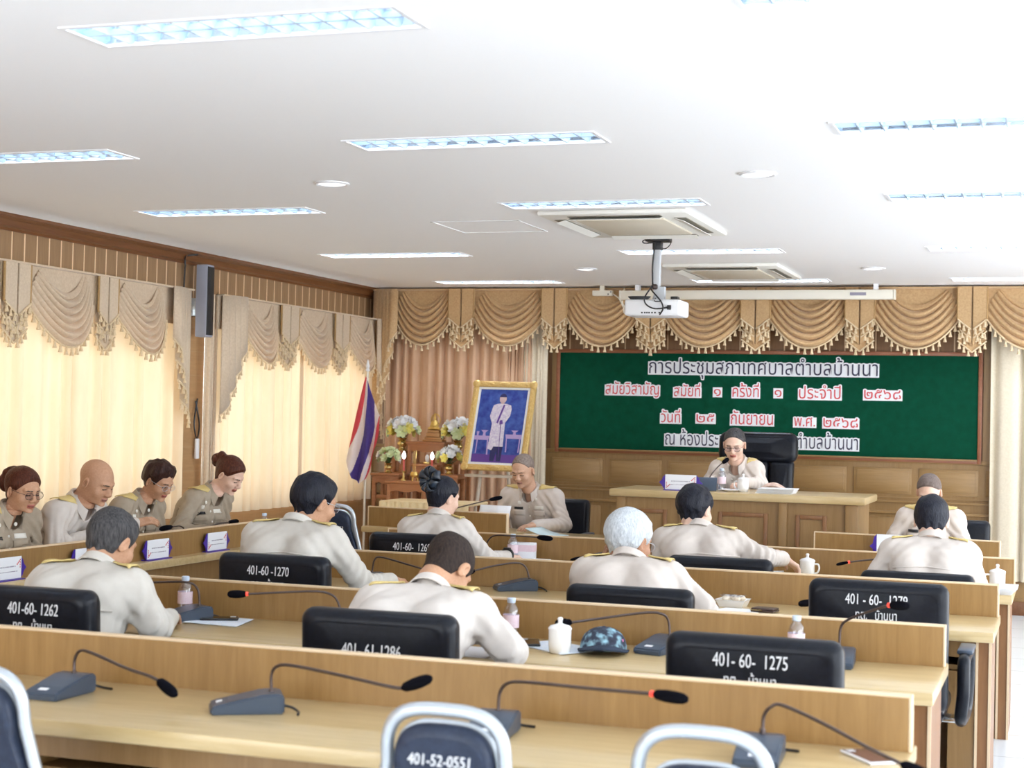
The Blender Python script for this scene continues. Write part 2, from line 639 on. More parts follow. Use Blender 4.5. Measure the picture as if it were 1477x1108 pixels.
# ceiling cassettes
M['ac_cream'] = mat_new('cream_plastic', (0.84, 0.83, 0.78), 0.45)
M['ac_slot'] = mat_new('grey_air_slot', (0.22, 0.20, 0.16), 0.6)
M['ac_grille'] = grooves(mat_new('cream_grille', (0.76, 0.70, 0.58), 0.5), 'Y', 0.02, 0.006, (0.55, 0.50, 0.40))


def make_ac(label, loc):
    t = thing('air_conditioner', label, 'air conditioner', loc, 0, 'ceiling cassette air conditioners')
    s = 0.46
    b = MB()
    b.box((-s, -s * 1.3, -0.03), (s, s * 1.3, 0), 0.012)
    b.build('panel', M['ac_cream'], t)
    b = MB()
    b.box((-s * 0.60, -s * 0.85, -0.042), (s * 0.60, s * 0.85, -0.028), 0.006)
    b.build('grille', M['ac_grille'], t)
    for k in range(4):
        m = MB()
        a = k * PI / 2
        hx = s * 0.62 if k % 2 == 0 else s * 0.85
        off = s * 1.07 if k % 2 == 0 else s * 0.80
        m.at((0, 0, 0), (0, 0, a))
        m.box((-hx, -off - 0.045, -0.034), (hx, -off + 0.03, -0.0295))
        o = m.build('air_slot', M['ac_slot'], t)
        m = MB()
        m.at((0, 0, 0), (0, 0, a))
        m.at((0, 0, 0), (0, 0, a))
        m.add([(-hx, -off - 0.03, -0.052), (hx, -off - 0.03, -0.052), (hx, -off + 0.025, -0.036), (-hx, -off + 0.025, -0.036),
               (-hx, -off - 0.03, -0.049), (hx, -off - 0.03, -0.049), (hx, -off + 0.025, -0.033), (-hx, -off + 0.025, -0.033)],
              [(0, 3, 2, 1), (4, 5, 6, 7), (0, 1, 5, 4), (1, 2, 6, 5), (2, 3, 7, 6), (3, 0, 4, 7)])
        m.build('flap', M['ac_cream'], t)
    return t


ac = make_ac('cream cassette air conditioner in ceiling above the projector mount', (-2.58, 9.78, H))
dup(ac, (-2.60, 13.03, H), 0, 'cream cassette air conditioner in ceiling behind the projector, near the back')
# access hatch
b = MB()
for x0, y0, x1, y1 in ((-3.9, 9.6, -3.3, 9.612), (-3.9, 10.2, -3.3, 10.212), (-3.9, 9.6, -3.888, 10.2), (-3.312, 9.6, -3.3, 10.2)):
    b.box((x0, y0, H - 0.004), (x1, y1, H))
struct('ceiling_trim', b, M['white'])

# projector on its pole
P = thing('projector', 'white projector hung from the ceiling on a pole with loose black cables', 'projector', (-2.645, 10.62, H))
b = MB(); b.box((-0.075, -0.06, -0.035), (0.085, 0.06, 0), 0.004); b.build('ceiling_plate', M['black'], P)
b = MB(); b.box((-0.022, -0.022, -0.37), (0.022, 0.022, -0.03), 0.003); b.build('pole', M['grey_light'], P)
b = MB(); b.box((-0.03, -0.03, -0.09), (0.03, 0.03, -0.035), 0.004); b.build('collar', M['black'], P)
b = MB(); b.box((-0.015, -0.02, -0.44), (0.06, 0.02, -0.34), 0.004)
b.tube([(0, 0, -0.36), (-0.03, 0.02, -0.43)], 0.008); b.tube([(0.02, 0, -0.36), (0.05, 0.02, -0.43)], 0.008)
b.build('bracket', M['grey_light'], P)
b = MB(); b.box((-0.19, -0.14, -0.545), (0.195, 0.14, -0.435), 0.018, 3); bod = b.build('body', M['white'], P)
b = MB()
for x in (-0.07, -0.05, -0.035, -0.02, 0.0, 0.02, 0.05):
    b.box((x, -0.1415, -0.53), (x + 0.011, -0.1395, -0.52))
b.build('port', M['black'], bod)
b = MB(); b.box((0.11, -0.15, -0.505), (0.135, -0.1395, -0.475)); b.build('plug', M['black'], bod)
b = MB(); b.lathe([(0.045, 0), (0.045, 0.02), (0.03, 0.022)], 20); 
for i, p in enumerate(b.v):
    b.v[i] = (p[0] - 0.1, 0.14 + p[2], p[1] - 0.49)
b.build('lens', M['black'], bod)


def cat(pts, n=8):
    """smooth curve through points"""
    P_ = [Vector(p) for p in pts]
    out = []
    for i in range(len(P_) - 1):
        p0, p1, p2, p3 = P_[max(i - 1, 0)], P_[i], P_[i + 1], P_[min(i + 2, len(P_) - 1)]
        for k in range(n):
            t = k / n
            out.append(tuple(0.5 * ((2 * p1) + (p2 - p0) * t + (2 * p0 - 5 * p1 + 4 * p2 - p3) * t * t + (3 * p1 - p0 - 3 * p2 + p3) * t ** 3)))
    out.append(tuple(P_[-1]))
    return out


for pts, r in (([(-0.01, -0.03, -0.03), (-0.026, -0.03, -0.2), (-0.022, -0.03, -0.34), (0.0, -0.16, -0.37), (0.07, -0.165, -0.45), (0.085, -0.165, -0.50), (0.06, -0.15, -0.54)], 0.0055),
               ([(-0.02, -0.03, -0.33), (-0.04, -0.16, -0.42), (-0.03, -0.17, -0.47), (0.03, -0.165, -0.50), (0.12, -0.15, -0.49)], 0.005),
               ([(0.0, -0.03, -0.42), (0.03, -0.16, -0.45), (0.08, -0.12, -0.445), (0.13, -0.08, -0.43)], 0.004),
               ([(-0.06, -0.06, -0.02), (-0.09, -0.06, -0.035), (-0.07, -0.06, -0.05), (0.02, -0.06, -0.04)], 0.004),
               ([(0.08, -0.06, -0.02), (0.105, -0.06, -0.05), (0.07, -0.05, -0.085), (0.03, -0.03, -0.08)], 0.003)):
    b = MB(); b.tube(cat(pts), r, 6); b.build('cable', M['black'], P)
b = MB()
for k in range(5):
    b.tube([(-0.1 + 0.02 * math.cos(t) * (3 + k * 0.2), -0.08 + 0.02 * math.sin(t), -0.428 + 0.0035 * k) for t in [2 * PI * q / 16 for q in range(16)]], 0.004, 6, closed=True)
b.build('cable_coil', M['black'], P)
b = MB(); b.box((0.11, -0.06, -0.436), (0.16, 0.0, -0.41), 0.004); b.build('adapter', M['black'], P)
b = MB(); b.box((-0.03, -0.045, -0.36), (0.012, 0.03, -0.325), 0.01); b.build('cable_tie', M['neck'], P)

# roll-up screen case
S = thing('projector_screen', 'long cream roll-up projector screen case under the ceiling before the valance', 'projector screen', (-2.69, 14.42, 2.785))
b = MB(); b.box((-1.235, -0.045, -0.045), (1.235, 0.045, 0.04), 0.008); b.build('case', M['ivory'], S)
b = MB(); b.box((1.235, -0.047, -0.047), (1.25, 0.047, 0.042), 0.004); b.box((-1.25, -0.047, -0.047), (-1.235, 0.047, 0.042), 0.004); b.build('end_cap', M['ivory'], S)
b = MB(); b.box((0.86, -0.0475, -0.012), (1.0, -0.045, 0.015)); b.build('label_plate', M['ink_grey'], S)
b = MB(); b.box((-1.1, -0.03, 0.04), (-1.06, 0.03, 0.092)); b.box((1.06, -0.03, 0.04), (1.1, 0.03, 0.092)); b.build('bracket', M['white'], S)
S2 = thing('socket_strip', 'ivory socket strip with hanging looped lead at the left of the screen case', 'power strip', (-4.12, 14.45, 2.80))
b = MB(); b.box((-0.09, -0.03, -0.02), (0.10, 0.03, 0.03), 0.005); b.box((-0.02, -0.02, 0.03), (0.02, 0.02, H - 2.80)); b.build('block', M['ivory'], S2)
b = MB(); b.box((0.06, -0.034, -0.012), (0.07, -0.03, 0.0)); b.box((0.085, -0.034, 0.01), (0.095, -0.03, 0.02)); b.build('outlet', M['black'], S2)
b = MB(); b.tube(cat([(0.10, 0, 0), (0.17, -0.02, -0.05), (0.21, -0.02, -0.13), (0.22, -0.02, -0.18), (0.26, -0.02, -0.17), (0.20, -0.02, -0.08), (0.21, 0, 0.05)]), 0.006, 6); b.build('lead', M['ivory'], S2)
# ------------------------------------------------------------------ curtains and valances
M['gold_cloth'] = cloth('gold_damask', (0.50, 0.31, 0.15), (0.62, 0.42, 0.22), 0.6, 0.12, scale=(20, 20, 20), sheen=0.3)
M['gold_cloth_lit'] = cloth('gold_damask_lit', (0.66, 0.52, 0.37), (0.78, 0.64, 0.48), 0.6, 0.12, 0.15, scale=(20, 20, 20), sheen=0.3, tcol=(0.62, 0.40, 0.20))  # paler copy of the gold damask: stronger light on the left wall painted in
M['sheer'] = cloth('cream_window_curtain', (0.76, 0.62, 0.44), (0.82, 0.68, 0.50), 0.8, 0.05, 0.15, scale=(3, 3, 1), tcol=(0.95, 0.72, 0.46))
M['drape'] = cloth('rose_beige_drape', (0.64, 0.41, 0.26), (0.72, 0.48, 0.32), 0.7, 0.1, scale=(5, 5, 2), sheen=0.2)
M['drape_pale'] = cloth('pale_drape', (0.66, 0.58, 0.44), (0.74, 0.66, 0.52), 0.7, 0.1, scale=(20, 20, 20))
M['tassel'] = cloth('tassel_thread', (0.62, 0.46, 0.27), (0.80, 0.66, 0.46), 0.6, 0.3, scale=(60, 60, 60))
M['braid'] = cloth('bronze_braid', (0.33, 0.19, 0.07), (0.52, 0.34, 0.16), 0.6, 0.3, scale=(80, 80, 80))


def tassel(b, p, s=1.0):
    x, y, z = p
    k = 6
    prof = [(0.004, 0.0), (0.011, -0.012), (0.008, -0.020), (0.016, -0.050), (0.0135, -0.053)]
    rows = [[(x + r * s * math.cos(2 * PI * q / k), y + r * s * math.sin(2 * PI * q / k), z + dz * s) for q in range(k)] for r, dz in prof]
    b.grid(rows, closed_u=True, flip=True)
    b.add(rows[-1], [list(range(k))[::-1]])
    b.add(rows[0], [list(range(k))])


def fringe(b, pts, step=0.062, s=1.0, braid=True):
    """tassels hung at even spacing along a curve, with a braid on it"""
    P_ = [Vector(p) for p in pts]
    if braid:
        b.tube(pts, 0.008 * s, 5)
    acc, nxt = 0.0, step * 0.4
    for a, c in zip(P_, P_[1:]):
        l = (c - a).length
        while acc + l > nxt:
            t = (nxt - acc) / l
            tassel(b, tuple(a.lerp(c, t) - Vector((0, 0, 0.006))), s)
            nxt += step
        acc += l


def swag(parent, x0, x1, ztop, depth, mat, folds=6, skew=0.0, seed=0, y=0.0):
    """a draped half-moon of cloth hung from both top corners, local frame: x along the wall, -y into the room"""
    rg = random.Random(seed)
    w = x1 - x0
    nu, nv = 44, 90
    rows = []
    ph = rg.random() * 0.3

    def pt(u, v, extra=0.0):
        # end point of this row on the sides; lower rows start farther down and farther out
        side = 0.10 + 0.0 * v
        xe0 = x0 + w * (0.17 * (1 - v) ** 1.2) - 0.02 * v * w
        xe1 = x1 - w * (0.17 * (1 - v) ** 1.2) + 0.02 * v * w
        ze = ztop - 0.02 - 0.24 * v ** 1.5
        zb = ztop - (0.16 + (depth - 0.16) * v)
        s = 2 * u - 1
        sk = s - skew * (1 - s * s)
        f = 1 - abs(sk) ** 2.05
        z = ze + (zb - ze) * f
        x = xe0 + (xe1 - xe0) * u
        amp = 0.052 * (0.30 + 0.70 * f) * min(1, v * 6 + 0.10)
        fold = amp * abs(math.sin(PI * (v * folds + ph))) ** 0.75
        yy = -(0.045 + 0.045 * f * (0.4 + 0.6 * v) + fold)
        return (x, y + yy, z)
    for i in range(nv + 1):
        v = i / nv
        rows.append([pt(j / nu, v) for j in range(nu + 1)])
    b = MB()
    b.grid(rows, flip=True)
    o = b.build('swag', mat, parent, 60)
    f = MB()
    fringe(f, rows[-1], 0.064)
    f.build('tassel_fringe', M['tassel'], o)
    return o


def jabot(parent, x0, x1, ztop, depth, mat, y=0.0, dp=1.0):
    """box-pleated tail between two swags with a pointed apron and rows of tassels"""
    w = x1 - x0
    xc = (x0 + x1) / 2
    b = MB()
    # back layer
    zb = ztop - depth
    b.prism([(x0 + 0.01, ztop), (x1 - 0.01, ztop), (x1 - 0.012, zb + 0.10), (xc, zb), (x0 + 0.012, zb + 0.10)], y - dp * (0.075), y - dp * (0.055))
    # middle stepped folds
    for k, (q, zz) in enumerate(((0.36, 0.80), (0.26, 0.90))):
        for s in (-1, 1):
            xa, xb = xc + s * w * 0.02, xc + s * w * q
            b.prism([(xa, ztop), (xb, ztop), (xb, ztop - depth * (zz - 0.16)), (xa, ztop - depth * zz)], y - dp * (0.09 + 0.01 * k), y - dp * (0.076))
    # front apron: two halves meeting in a centre pleat
    for s in (-1, 1):
        b.prism([(xc + s * 0.008, ztop), (xc + s * w * 0.5, ztop), (xc + s * w * 0.49, ztop - depth * 0.50), (xc + s * 0.008, ztop - depth * 0.66)], y - dp * (0.118), y - dp * (0.10))
    o = b.build('jabot', mat, parent, 30)
    f = MB()
    yf = y - dp * (0.125)
    for s in (-1, 1):
        pts = [(xc + s * w * 0.49, yf, ztop - depth * 0.50), (xc + s * 0.008, yf, ztop - depth * 0.66)]
        fringe(f, pts, 0.05)
        fringe(f, [(xc + s * w * 0.40, y - dp * (0.10), ztop - depth * 0.66), (xc + s * 0.01, y - dp * (0.10), ztop - depth * 0.78)], 0.05)
        fringe(f, [(xc + s * w * 0.49, y - dp * (0.085), zb + 0.10), (xc, y - dp * (0.085), zb)], 0.05)
        fringe(f, [(xc + s * w * 0.49, y - dp * (0.09), zb + 0.19), (xc + s * 0.03, y - dp * (0.09), zb + 0.09)], 0.06)
    f.build('tassel_fringe', M['tassel'], o)
    for s in (-1, 1):
        g = MB()
        g.tube([(xc + s * w * 0.495, y - dp * (0.112), ztop), (xc + s * w * 0.49, y - dp * (0.112), ztop - depth * 0.5)], 0.009, 5)
        g.build('braid', M['braid'], o)
    return o


def cascade(parent, x0, x1, ztop, l0, l1, mat, y=0.0, n=4):
    """zigzag tail at the end of a valance, longest at x1"""
    b, f = MB(), MB()
    for k in range(n):
        a0 = x0 + (x1 - x0) * k / n * 0.75
        a1 = x0 + (x1 - x0) * (0.25 + 0.75 * (k + 1) / n)
        za = ztop - (l0 + (l1 - l0) * k / n)
        zb = ztop - (l0 + (l1 - l0) * (k + 1) / n)
        yy = y - 0.06 - 0.012 * (n - k)
        rows = []
        for q in range(11):
            t = q / 10
            xx = a0 + (a1 - a0) * t
            bulge = 0.02 * math.sin(PI * t)
            rows.append([(xx, yy - bulge, ztop), (xx, yy - bulge * 1.4, (ztop + za + (zb - za) * t) / 2), (xx, yy - bulge * 1.8, za + (zb - za) * t)])
        b.grid(rows)
        fringe(f, [r[-1] for r in rows], 0.05)
    o = b.build('cascade', mat, parent, 60)
    m = o.modifiers.new('thickness', 'SOLIDIFY')
    m.thickness = 0.004
    f.build('tassel_fringe', M['tassel'], o)
    return o


def backing(parent, x0, x1, ztop, h, mat, y=0.0, returns=True):
    b = MB()
    b.box((x0, y - 0.045, ztop - h), (x1, y - 0.03, ztop))
    b.box((x0, y - 0.10, ztop - 0.012), (x1, y - 0.03, ztop))
    o = b.build('heading', mat, parent)
    return o


def drape(name, parent, x0, x1, z0, z1, mat, waves=10, amp=0.035, y=0.0, seed=1, gather=0.0):
    rg = random.Random(seed)
    n = max(40, waves * 14)
    ph = [rg.random() * 6 for _ in range(4)]
    rows = []
    for zi in range(9):
        t = zi / 8
        z = z1 + (z0 - z1) * t
        row = []
        for i in range(n + 1):
            u = i / n
            a = 2 * PI * (waves * u + 0.22 * math.sin(3.1 * u * 2 * PI + ph[0]) + 0.1 * math.sin(7.3 * u * PI + ph[1]))
            d = amp * (0.75 + 0.35 * t) * (math.sin(a) + 0.25 * math.sin(2 * a + ph[2]))
            x = x0 + (x1 - x0) * u + 0.010 * t * math.sin(a + 1.2)
            row.append((x, y + d, z))
        rows.append(row)
    b = MB()
    b.grid(rows)
    return b.build(name, mat, parent, 180)


# --- valance across the back wall
V = thing('valance', 'long gold swagged valance with tassels across the back wall under the ceiling', 'valance', (0, YB - 0.155, 0), 0)
zt = 2.862
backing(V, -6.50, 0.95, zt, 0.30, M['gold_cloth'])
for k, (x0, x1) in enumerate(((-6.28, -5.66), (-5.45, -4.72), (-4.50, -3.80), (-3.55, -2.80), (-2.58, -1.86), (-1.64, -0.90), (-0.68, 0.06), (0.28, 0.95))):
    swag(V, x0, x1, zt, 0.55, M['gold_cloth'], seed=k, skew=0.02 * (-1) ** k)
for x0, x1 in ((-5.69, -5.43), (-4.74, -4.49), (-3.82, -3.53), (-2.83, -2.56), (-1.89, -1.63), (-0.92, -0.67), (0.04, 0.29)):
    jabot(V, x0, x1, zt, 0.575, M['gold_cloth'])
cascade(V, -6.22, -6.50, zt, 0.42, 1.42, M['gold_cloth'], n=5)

# --- valances over the two windows; their local x runs along -Y of the room when turned by +90 degrees
def wall_x(y):          # room y -> local x of a frame turned +90 degrees about z
    return y


def side_valance(label, spans, tails, casc, y0, y1):
    v = thing('valance', label, 'valance', (XL + 0.075, 0, 0), R(90), 'window valances')
    zt = 2.565
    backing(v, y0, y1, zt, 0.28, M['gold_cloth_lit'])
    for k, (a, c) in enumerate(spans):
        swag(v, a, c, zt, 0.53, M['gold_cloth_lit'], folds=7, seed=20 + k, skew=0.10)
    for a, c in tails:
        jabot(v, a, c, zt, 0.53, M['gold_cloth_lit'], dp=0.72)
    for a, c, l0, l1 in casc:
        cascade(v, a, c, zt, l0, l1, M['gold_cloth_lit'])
    return v


side_valance('gold swagged valance over the nearer curtained window of the left wall', ((7.98, 8.62), (8.94, 9.68), (9.97, 10.63)), ((8.64, 8.92), (9.70, 9.95)), ((10.66, 10.98, 0.40, 1.02),), 7.9, 10.98)
side_valance('gold swagged valance over the farther window of the left wall, beside the flag', ((11.84, 12.46), (12.84, 13.54), (13.90, 14.51)), ((12.48, 12.82), (13.56, 13.88)),
             ((11.82, 11.46, 0.40, 0.98), (14.46, 14.68, 0.50, 1.15)), 11.44, 14.66)

# --- curtains on the two windows (each half is a hung curtain of its own)
for y0, y1, wv, lab, sd in ((7.86, 9.56, 9, 'glowing cream curtain half at the nearer window, behind the two people at the near end', 3),
                            (9.50, 11.06, 8, 'glowing cream curtain half at the nearer window, beside the wall loudspeaker', 4),
                            (11.40, 13.05, 9, 'glowing cream curtain half at the farther window, behind the woman with a high bun', 5),
                            (12.98, 14.60, 9, 'glowing cream curtain half at the farther window, behind the flag', 6)):
    t = thing('curtain', lab, 'curtain', (XL + 0.065, 0, 0), R(90), 'cream window curtains')
    drape('cloth', t, y0, y1, 0.79, 2.50, M['sheer'], wv, 0.034, -0.008 if sd % 2 else 0.0, sd)

# outer pale side drapes by the loudspeaker and drapes on the back wall
t = thing('curtain', 'narrow beige drape beside the wall loudspeaker, at the edge of the farther window', 'curtain', (XL + 0.03, 0, 0), R(90))
drape('cloth', t, 11.33, 11.50, 0.80, 2.56, M['gold_cloth_lit'], 2, 0.02, -0.055, 8)
t = thing('curtain', 'long rose beige drape in upright folds behind the altar tables', 'curtain', (0, YB - 0.085, 0))
drape('cloth', t, -6.42, -5.12, 0.14, 2.80, M['drape'], 11, 0.030, 0.0, 11)
t = thing('curtain', 'gathered rose beige drape behind the gold framed portrait', 'curtain', (0, YB - 0.085, 0))
drape('cloth', t, -5.14, -4.92, 0.14, 2.80, M['drape'], 6, 0.022, 0.0, 12)
drape('cloth', t, -5.0, -4.86, 0.14, 2.80, M['drape'], 4, 0.022, -0.02, 12)
t = thing('curtain', 'flat pale beige drape between the portrait and the chalkboard', 'curtain', (0, YB - 0.085, 0))
drape('cloth', t, -4.96, -4.72, 0.14, 2.80, M['drape_pale'], 1, 0.012, -0.03, 13)
t = thing('curtain', 'tall pale cream drape right of the chalkboard, at the picture edge', 'curtain', (0, YB - 0.085, 0))
drape('cloth', t, -0.64, 0.2, 0.3, 2.80, M['drape_pale'], 4, 0.03, -0.02, 14)
# ------------------------------------------------------------------ desks
T = 0.76      # table height
PT = 0.912    # top of the upright screen panel


def desk(label, loc, rotz, x0, x1, depth=0.62, front=True, screen=0.0, mt=None, ledge=0.10, group=None):
    """long meeting desk: local y=0 is the upright panel, the user sits on the -y side"""
    t = thing('meeting_desk', label, 'desk', loc, rotz, group)
    mt = mt or M['desk_top']
    b = MB()
    b.box((x0, -depth, T - 0.045), (x1, ledge, T), 0.006)
    b.build('tabletop', mt, t)
    b = MB()
    b.box((x0 + 0.012, -0.015, T), (x1 - 0.012, 0.015, PT - 0.006))
    up = b.build('upright_panel', M['desk_panel'], t)
    b = MB()
    b.box((x0 + 0.01, -0.017, PT - 0.008), (x1 - 0.01, 0.017, PT), 0.002)
    b.box((x0 + 0.004, -0.017, T), (x0 + 0.013, 0.017, PT), 0.002)
    b.box((x1 - 0.013, -0.017, T), (x1 - 0.004, 0.017, PT), 0.002)
    b.build('edge_band', M['edge'], up)
    b = MB()
    b.box((x0 + 0.06, 0.0, 0.04), (x1 - 0.06, 0.02, T - 0.045))
    b.build('modesty_panel', M['desk_end'], t)
    n = max(1, round((x1 - x0) / 1.2))
    for k in range(n + 1):
        x = x0 + 0.045 + (x1 - x0 - 0.09) * k / n
        b = MB()
        tk = 0.027 if k in (0, n) else 0.015
        b.box((x - tk, -depth + 0.09, 0.0), (x + tk, 0.0, T - 0.045))
        e = b.build('end_panel' if k in (0, n) else 'divider_panel', M['desk_dark'] if k in (0, n) else M['desk_end'], t)
        b = MB()
        for q_ in (-1, 1):
            b.box((x + q_ * tk - 0.0055, -depth + 0.085, 0.0), (x + q_ * tk + 0.0055, -depth + 0.096, T - 0.046))
        b.build('edge_band', M['edge'], e)
        if k in (0, n):
            s = 1 if k == 0 else -1
            b = MB()
            b.box((min(x + s * 0.034, x + s * 0.145), -depth + 0.095, 0.0), (max(x + s * 0.034, x + s * 0.145), -depth + 0.115, T - 0.186))
            b.build('front_stile', M['desk_end'], t)
    b = MB()
    b.box((x0 + 0.06, -depth + 0.14, T - 0.185), (x1 - 0.06, 0.0, T - 0.165))
    b.build('under_shelf', M['desk_end'], t)
    b = MB()
    b.box((x0 + 0.06, -depth + 0.10, T - 0.125), (x1 - 0.06, -depth + 0.125, T - 0.046))
    b.build('apron', M['desk_end'], t)
    return t


X0 = -4.05
desk('front row oak meeting desk nearest the viewer, carrying four microphones', (0, 4.45, 0), 0, X0, -0.375, group='rows of oak meeting desks')
desk('second row oak meeting desk, with the dark cap and a white lidded cup on it', (0, 6.07, 0), 0, X0, -0.40, group='rows of oak meeting desks')
desk('third row oak meeting desk, where the grey-haired man sits', (0, 7.78, 0), 0, X0, -0.28, group='rows of oak meeting desks')
desk('fourth row oak meeting desk, farthest row, where the woman with the bow sits', (0, 9.39, 0), 0, X0, -0.255, group='rows of oak meeting desks')
# desk along the windows: people sit on the window side and face the room
desk('long oak desk along the curtained windows with name plates on its ledge', (-5.0, 0, 0), R(-90), -10.25, -6.2, 0.55, mt=M['side_top'], group=None)
# two clerks' desks facing the room
dl = desk('small oak desk of the man at a microphone, before the altar tables', (-4.53, 11.43, 0), R(180 - 9), -0.62, 0.62, 0.55)
dr = desk('small oak desk of the woman right of the dais', (-0.98, 10.82, 0), R(180 - 7), -0.60, 0.62, 0.55)
# wing top beside the left clerk
t = thing('side_table', 'low oak table top joined at the right of the officer at the microphone', 'table', (-3.55, 11.62, 0))
b = MB(); b.box((-0.36, -0.28, 0.70), (0.36, 0.28, 0.745), 0.006); b.build('tabletop', M['desk_top'], t)
b = MB(); b.box((-0.35, -0.27, 0.0), (0.35, -0.25, 0.70)); b.build('front_panel', M['desk_panel'], t)
b = MB(); b.box((0.32, -0.25, 0.0), (0.35, 0.25, 0.70)); b.build('side_panel', M['desk_panel'], t)

# chairman's desk on the dais
t = thing('chairman_desk', 'large oak desk with recessed panels on the raised dais under the chalkboard', 'desk', (-2.26, 11.52, 0.32))
b = MB(); b.box((-0.93, -0.04, 0.745), (0.93, 0.74, 0.80), 0.012); b.build('desktop', M['desk_top'], t)
b = MB(); b.box((-0.86, 0.02, 0), (0.86, 0.05, 0.745)); b.build('front_panel', M['wainscot_v'], t)
for x0, x1 in ((-0.74, -0.50), (-0.12, 0.24), (0.44, 0.66)):
    b = MB()
    b.box((x0, 0.006, 0.10), (x0 + 0.03, 0.021, 0.66), 0.004); b.box((x1 - 0.03, 0.006, 0.10), (x1, 0.021, 0.66), 0.004)
    b.box((x0 + 0.03, 0.006, 0.63), (x1 - 0.03, 0.021, 0.66), 0.004); b.box((x0 + 0.03, 0.006, 0.10), (x1 - 0.03, 0.021, 0.13), 0.004)
    b.build('panel_moulding', M['desk_dark'], t)
for x0, x1 in ((-0.88, -0.81), (-0.40, -0.22), (0.32, 0.38), (0.79, 0.88)):
    b = MB(); b.box((x0, -0.012, 0), (x1, 0.05, 0.745), 0.006); b.build('pilaster', M['wainscot_v'], t)
for s in (-1, 1):
    b = MB(); b.box((s * 0.86 - 0.015, 0.05, 0), (s * 0.86 + 0.015, 0.70, 0.745)); b.build('side_panel', M['wainscot_v'], t)

# ------------------------------------------------------------------ office chairs
def slab(b, w, h, d, z0, y, lean=0.0, top_r=0.06, puff=0.02, n=28, taper=0.0):
    """padded upright slab: rounded rectangle outline with a puffed face"""
    def outline(sc):
        pts = []
        hw, hh = w / 2, h / 2
        r = top_r
        for cx, cz, a0 in ((hw - r, hh - r, 0), (-hw + r, hh - r, 90), (-hw + r, -hh + r, 180), (hw - r, -hh + r, 270)):
            for q in range(7):
                a = R(a0 + 90 * q / 6)
                pts.append((cx + r * math.cos(a), cz + r * math.sin(a)))
        return [(px - math.copysign(min(abs(px), sc), px), pz - math.copysign(min(abs(pz), sc), pz)) for px, pz in pts]
    rows = []
    prof = [(0.5, 0.045), (0.5, 0.03), (0.40, 0.012), (0.22, 0.002), (0.0, 0.0), (-0.22, 0.002), (-0.40, 0.012), (-0.5, 0.03), (-0.5, 0.045)]
    for dy, ins in prof:
        rows.append([(px * (1 - taper * (0.5 - pz / h)), y + dy * d + lean * (pz + h / 2), z0 + h / 2 + pz) for px, pz in outline(ins)])
    b.grid(rows, closed_u=True)
    m = len(rows[0])
    for row, sgn, flip in ((rows[0], 1, False), (rows[-1], -1, True)):
        cz = z0 + h / 2
        ctr = (0, y + sgn * (0.5 * d + puff) + lean * h / 2, cz)
        mid = [tuple(0.45 * p + 0.55 * c for p, c in zip(q, ctr)) for q in row]
        mid = [(p[0], p[1] + sgn * puff * 0.35, p[2]) for p in mid]
        b.grid([row, mid], closed_u=True, flip=not flip if sgn > 0 else True)
        o = len(b.v)
        b.add(mid + [ctr], [((j + 1) % m, j, m) if sgn < 0 else (j, (j + 1) % m, m) for j in range(m)])
    return b


def make_office_chair(label, w=0.56, ztop=0.97, back_h=0.52, arms=True, group='black office chairs'):
    """sitter faces +y"""
    t = thing('office_chair', label, 'chair', (0, 0, 0), 0, group)
    b = MB(); slab(b, w, back_h, 0.105, ztop - back_h, -0.30, -0.06, 0.042, 0.016)
    bm_ = bmesh.new()
    b.build('backrest', M['leather'], t, 60)
    bm_.free()
    b = MB(); b.box((-0.26, -0.26, 0.41), (0.26, 0.25, 0.51), 0.045, 4); b.build('seat', M['leather'], t, 60)
    for s in (-1, 1):
        b = MB()
        b.tube(cat([(s * 0.325, -0.22, 0.46), (s * 0.335, -0.245, 0.55), (s * 0.335, -0.235, 0.66), (s * 0.335, -0.19, 0.685), (s * 0.335, 0.03, 0.69), (s * 0.335, 0.11, 0.665), (s * 0.335, 0.125, 0.56), (s * 0.33, 0.10, 0.46), (s * 0.325, 0.03, 0.425), (s * 0.32, -0.15, 0.425)], 5)[:-1], 0.026, 10, closed=True)
        a = b.build('armrest', M['leather'], t, 60)
        b = MB(); b.box((s * 0.335 - 0.032, -0.18, 0.702), (s * 0.335 + 0.032, 0.06, 0.722), 0.008); b.build('arm_pad', M['grey_light'] if not arms else M['grey_plastic'], a)
    for s in (-1, 1):
        b = MB(); b.box((min(s * 0.24, s * 0.335), -0.12, 0.412), (max(s * 0.24, s * 0.335), 0.0, 0.430), 0.004); b.build('arm_bracket', M['chrome'], t)
    b = MB(); b.box((-0.04, -0.36, 0.40), (0.04, -0.1, 0.42), 0.004); b.box((-0.035, -0.355, 0.40), (0.035, -0.335, 0.62), 0.004); b.build('back_bracket', M['black'], t)
    b = MB(); b.lathe([(0.03, 0.10), (0.03, 0.28), (0.02, 0.28), (0.02, 0.41)], 12); b.build('gas_stem', M['chrome'], t)
    b = MB()
    for k in range(5):
        a = 2 * PI * k / 5 + 0.3
        b.tube([(0, 0, 0.115), (0.14 * math.cos(a), 0.14 * math.sin(a), 0.10), (0.28 * math.cos(a), 0.28 * math.sin(a), 0.075)], [0.032, 0.026, 0.018], 8)
    b.build('star_base', M['black'], t)
    for k in range(5):
        a = 2 * PI * k / 5 + 0.3
        b = MB(); b.at((0.28 * math.cos(a), 0.28 * math.sin(a), 0.03), (R(90), 0, a)); b.lathe([(0.012, -0.022), (0.03, -0.02), (0.03, 0.02), (0.012, 0.022)], 12); b.build('caster', M['black'], t)
    return t


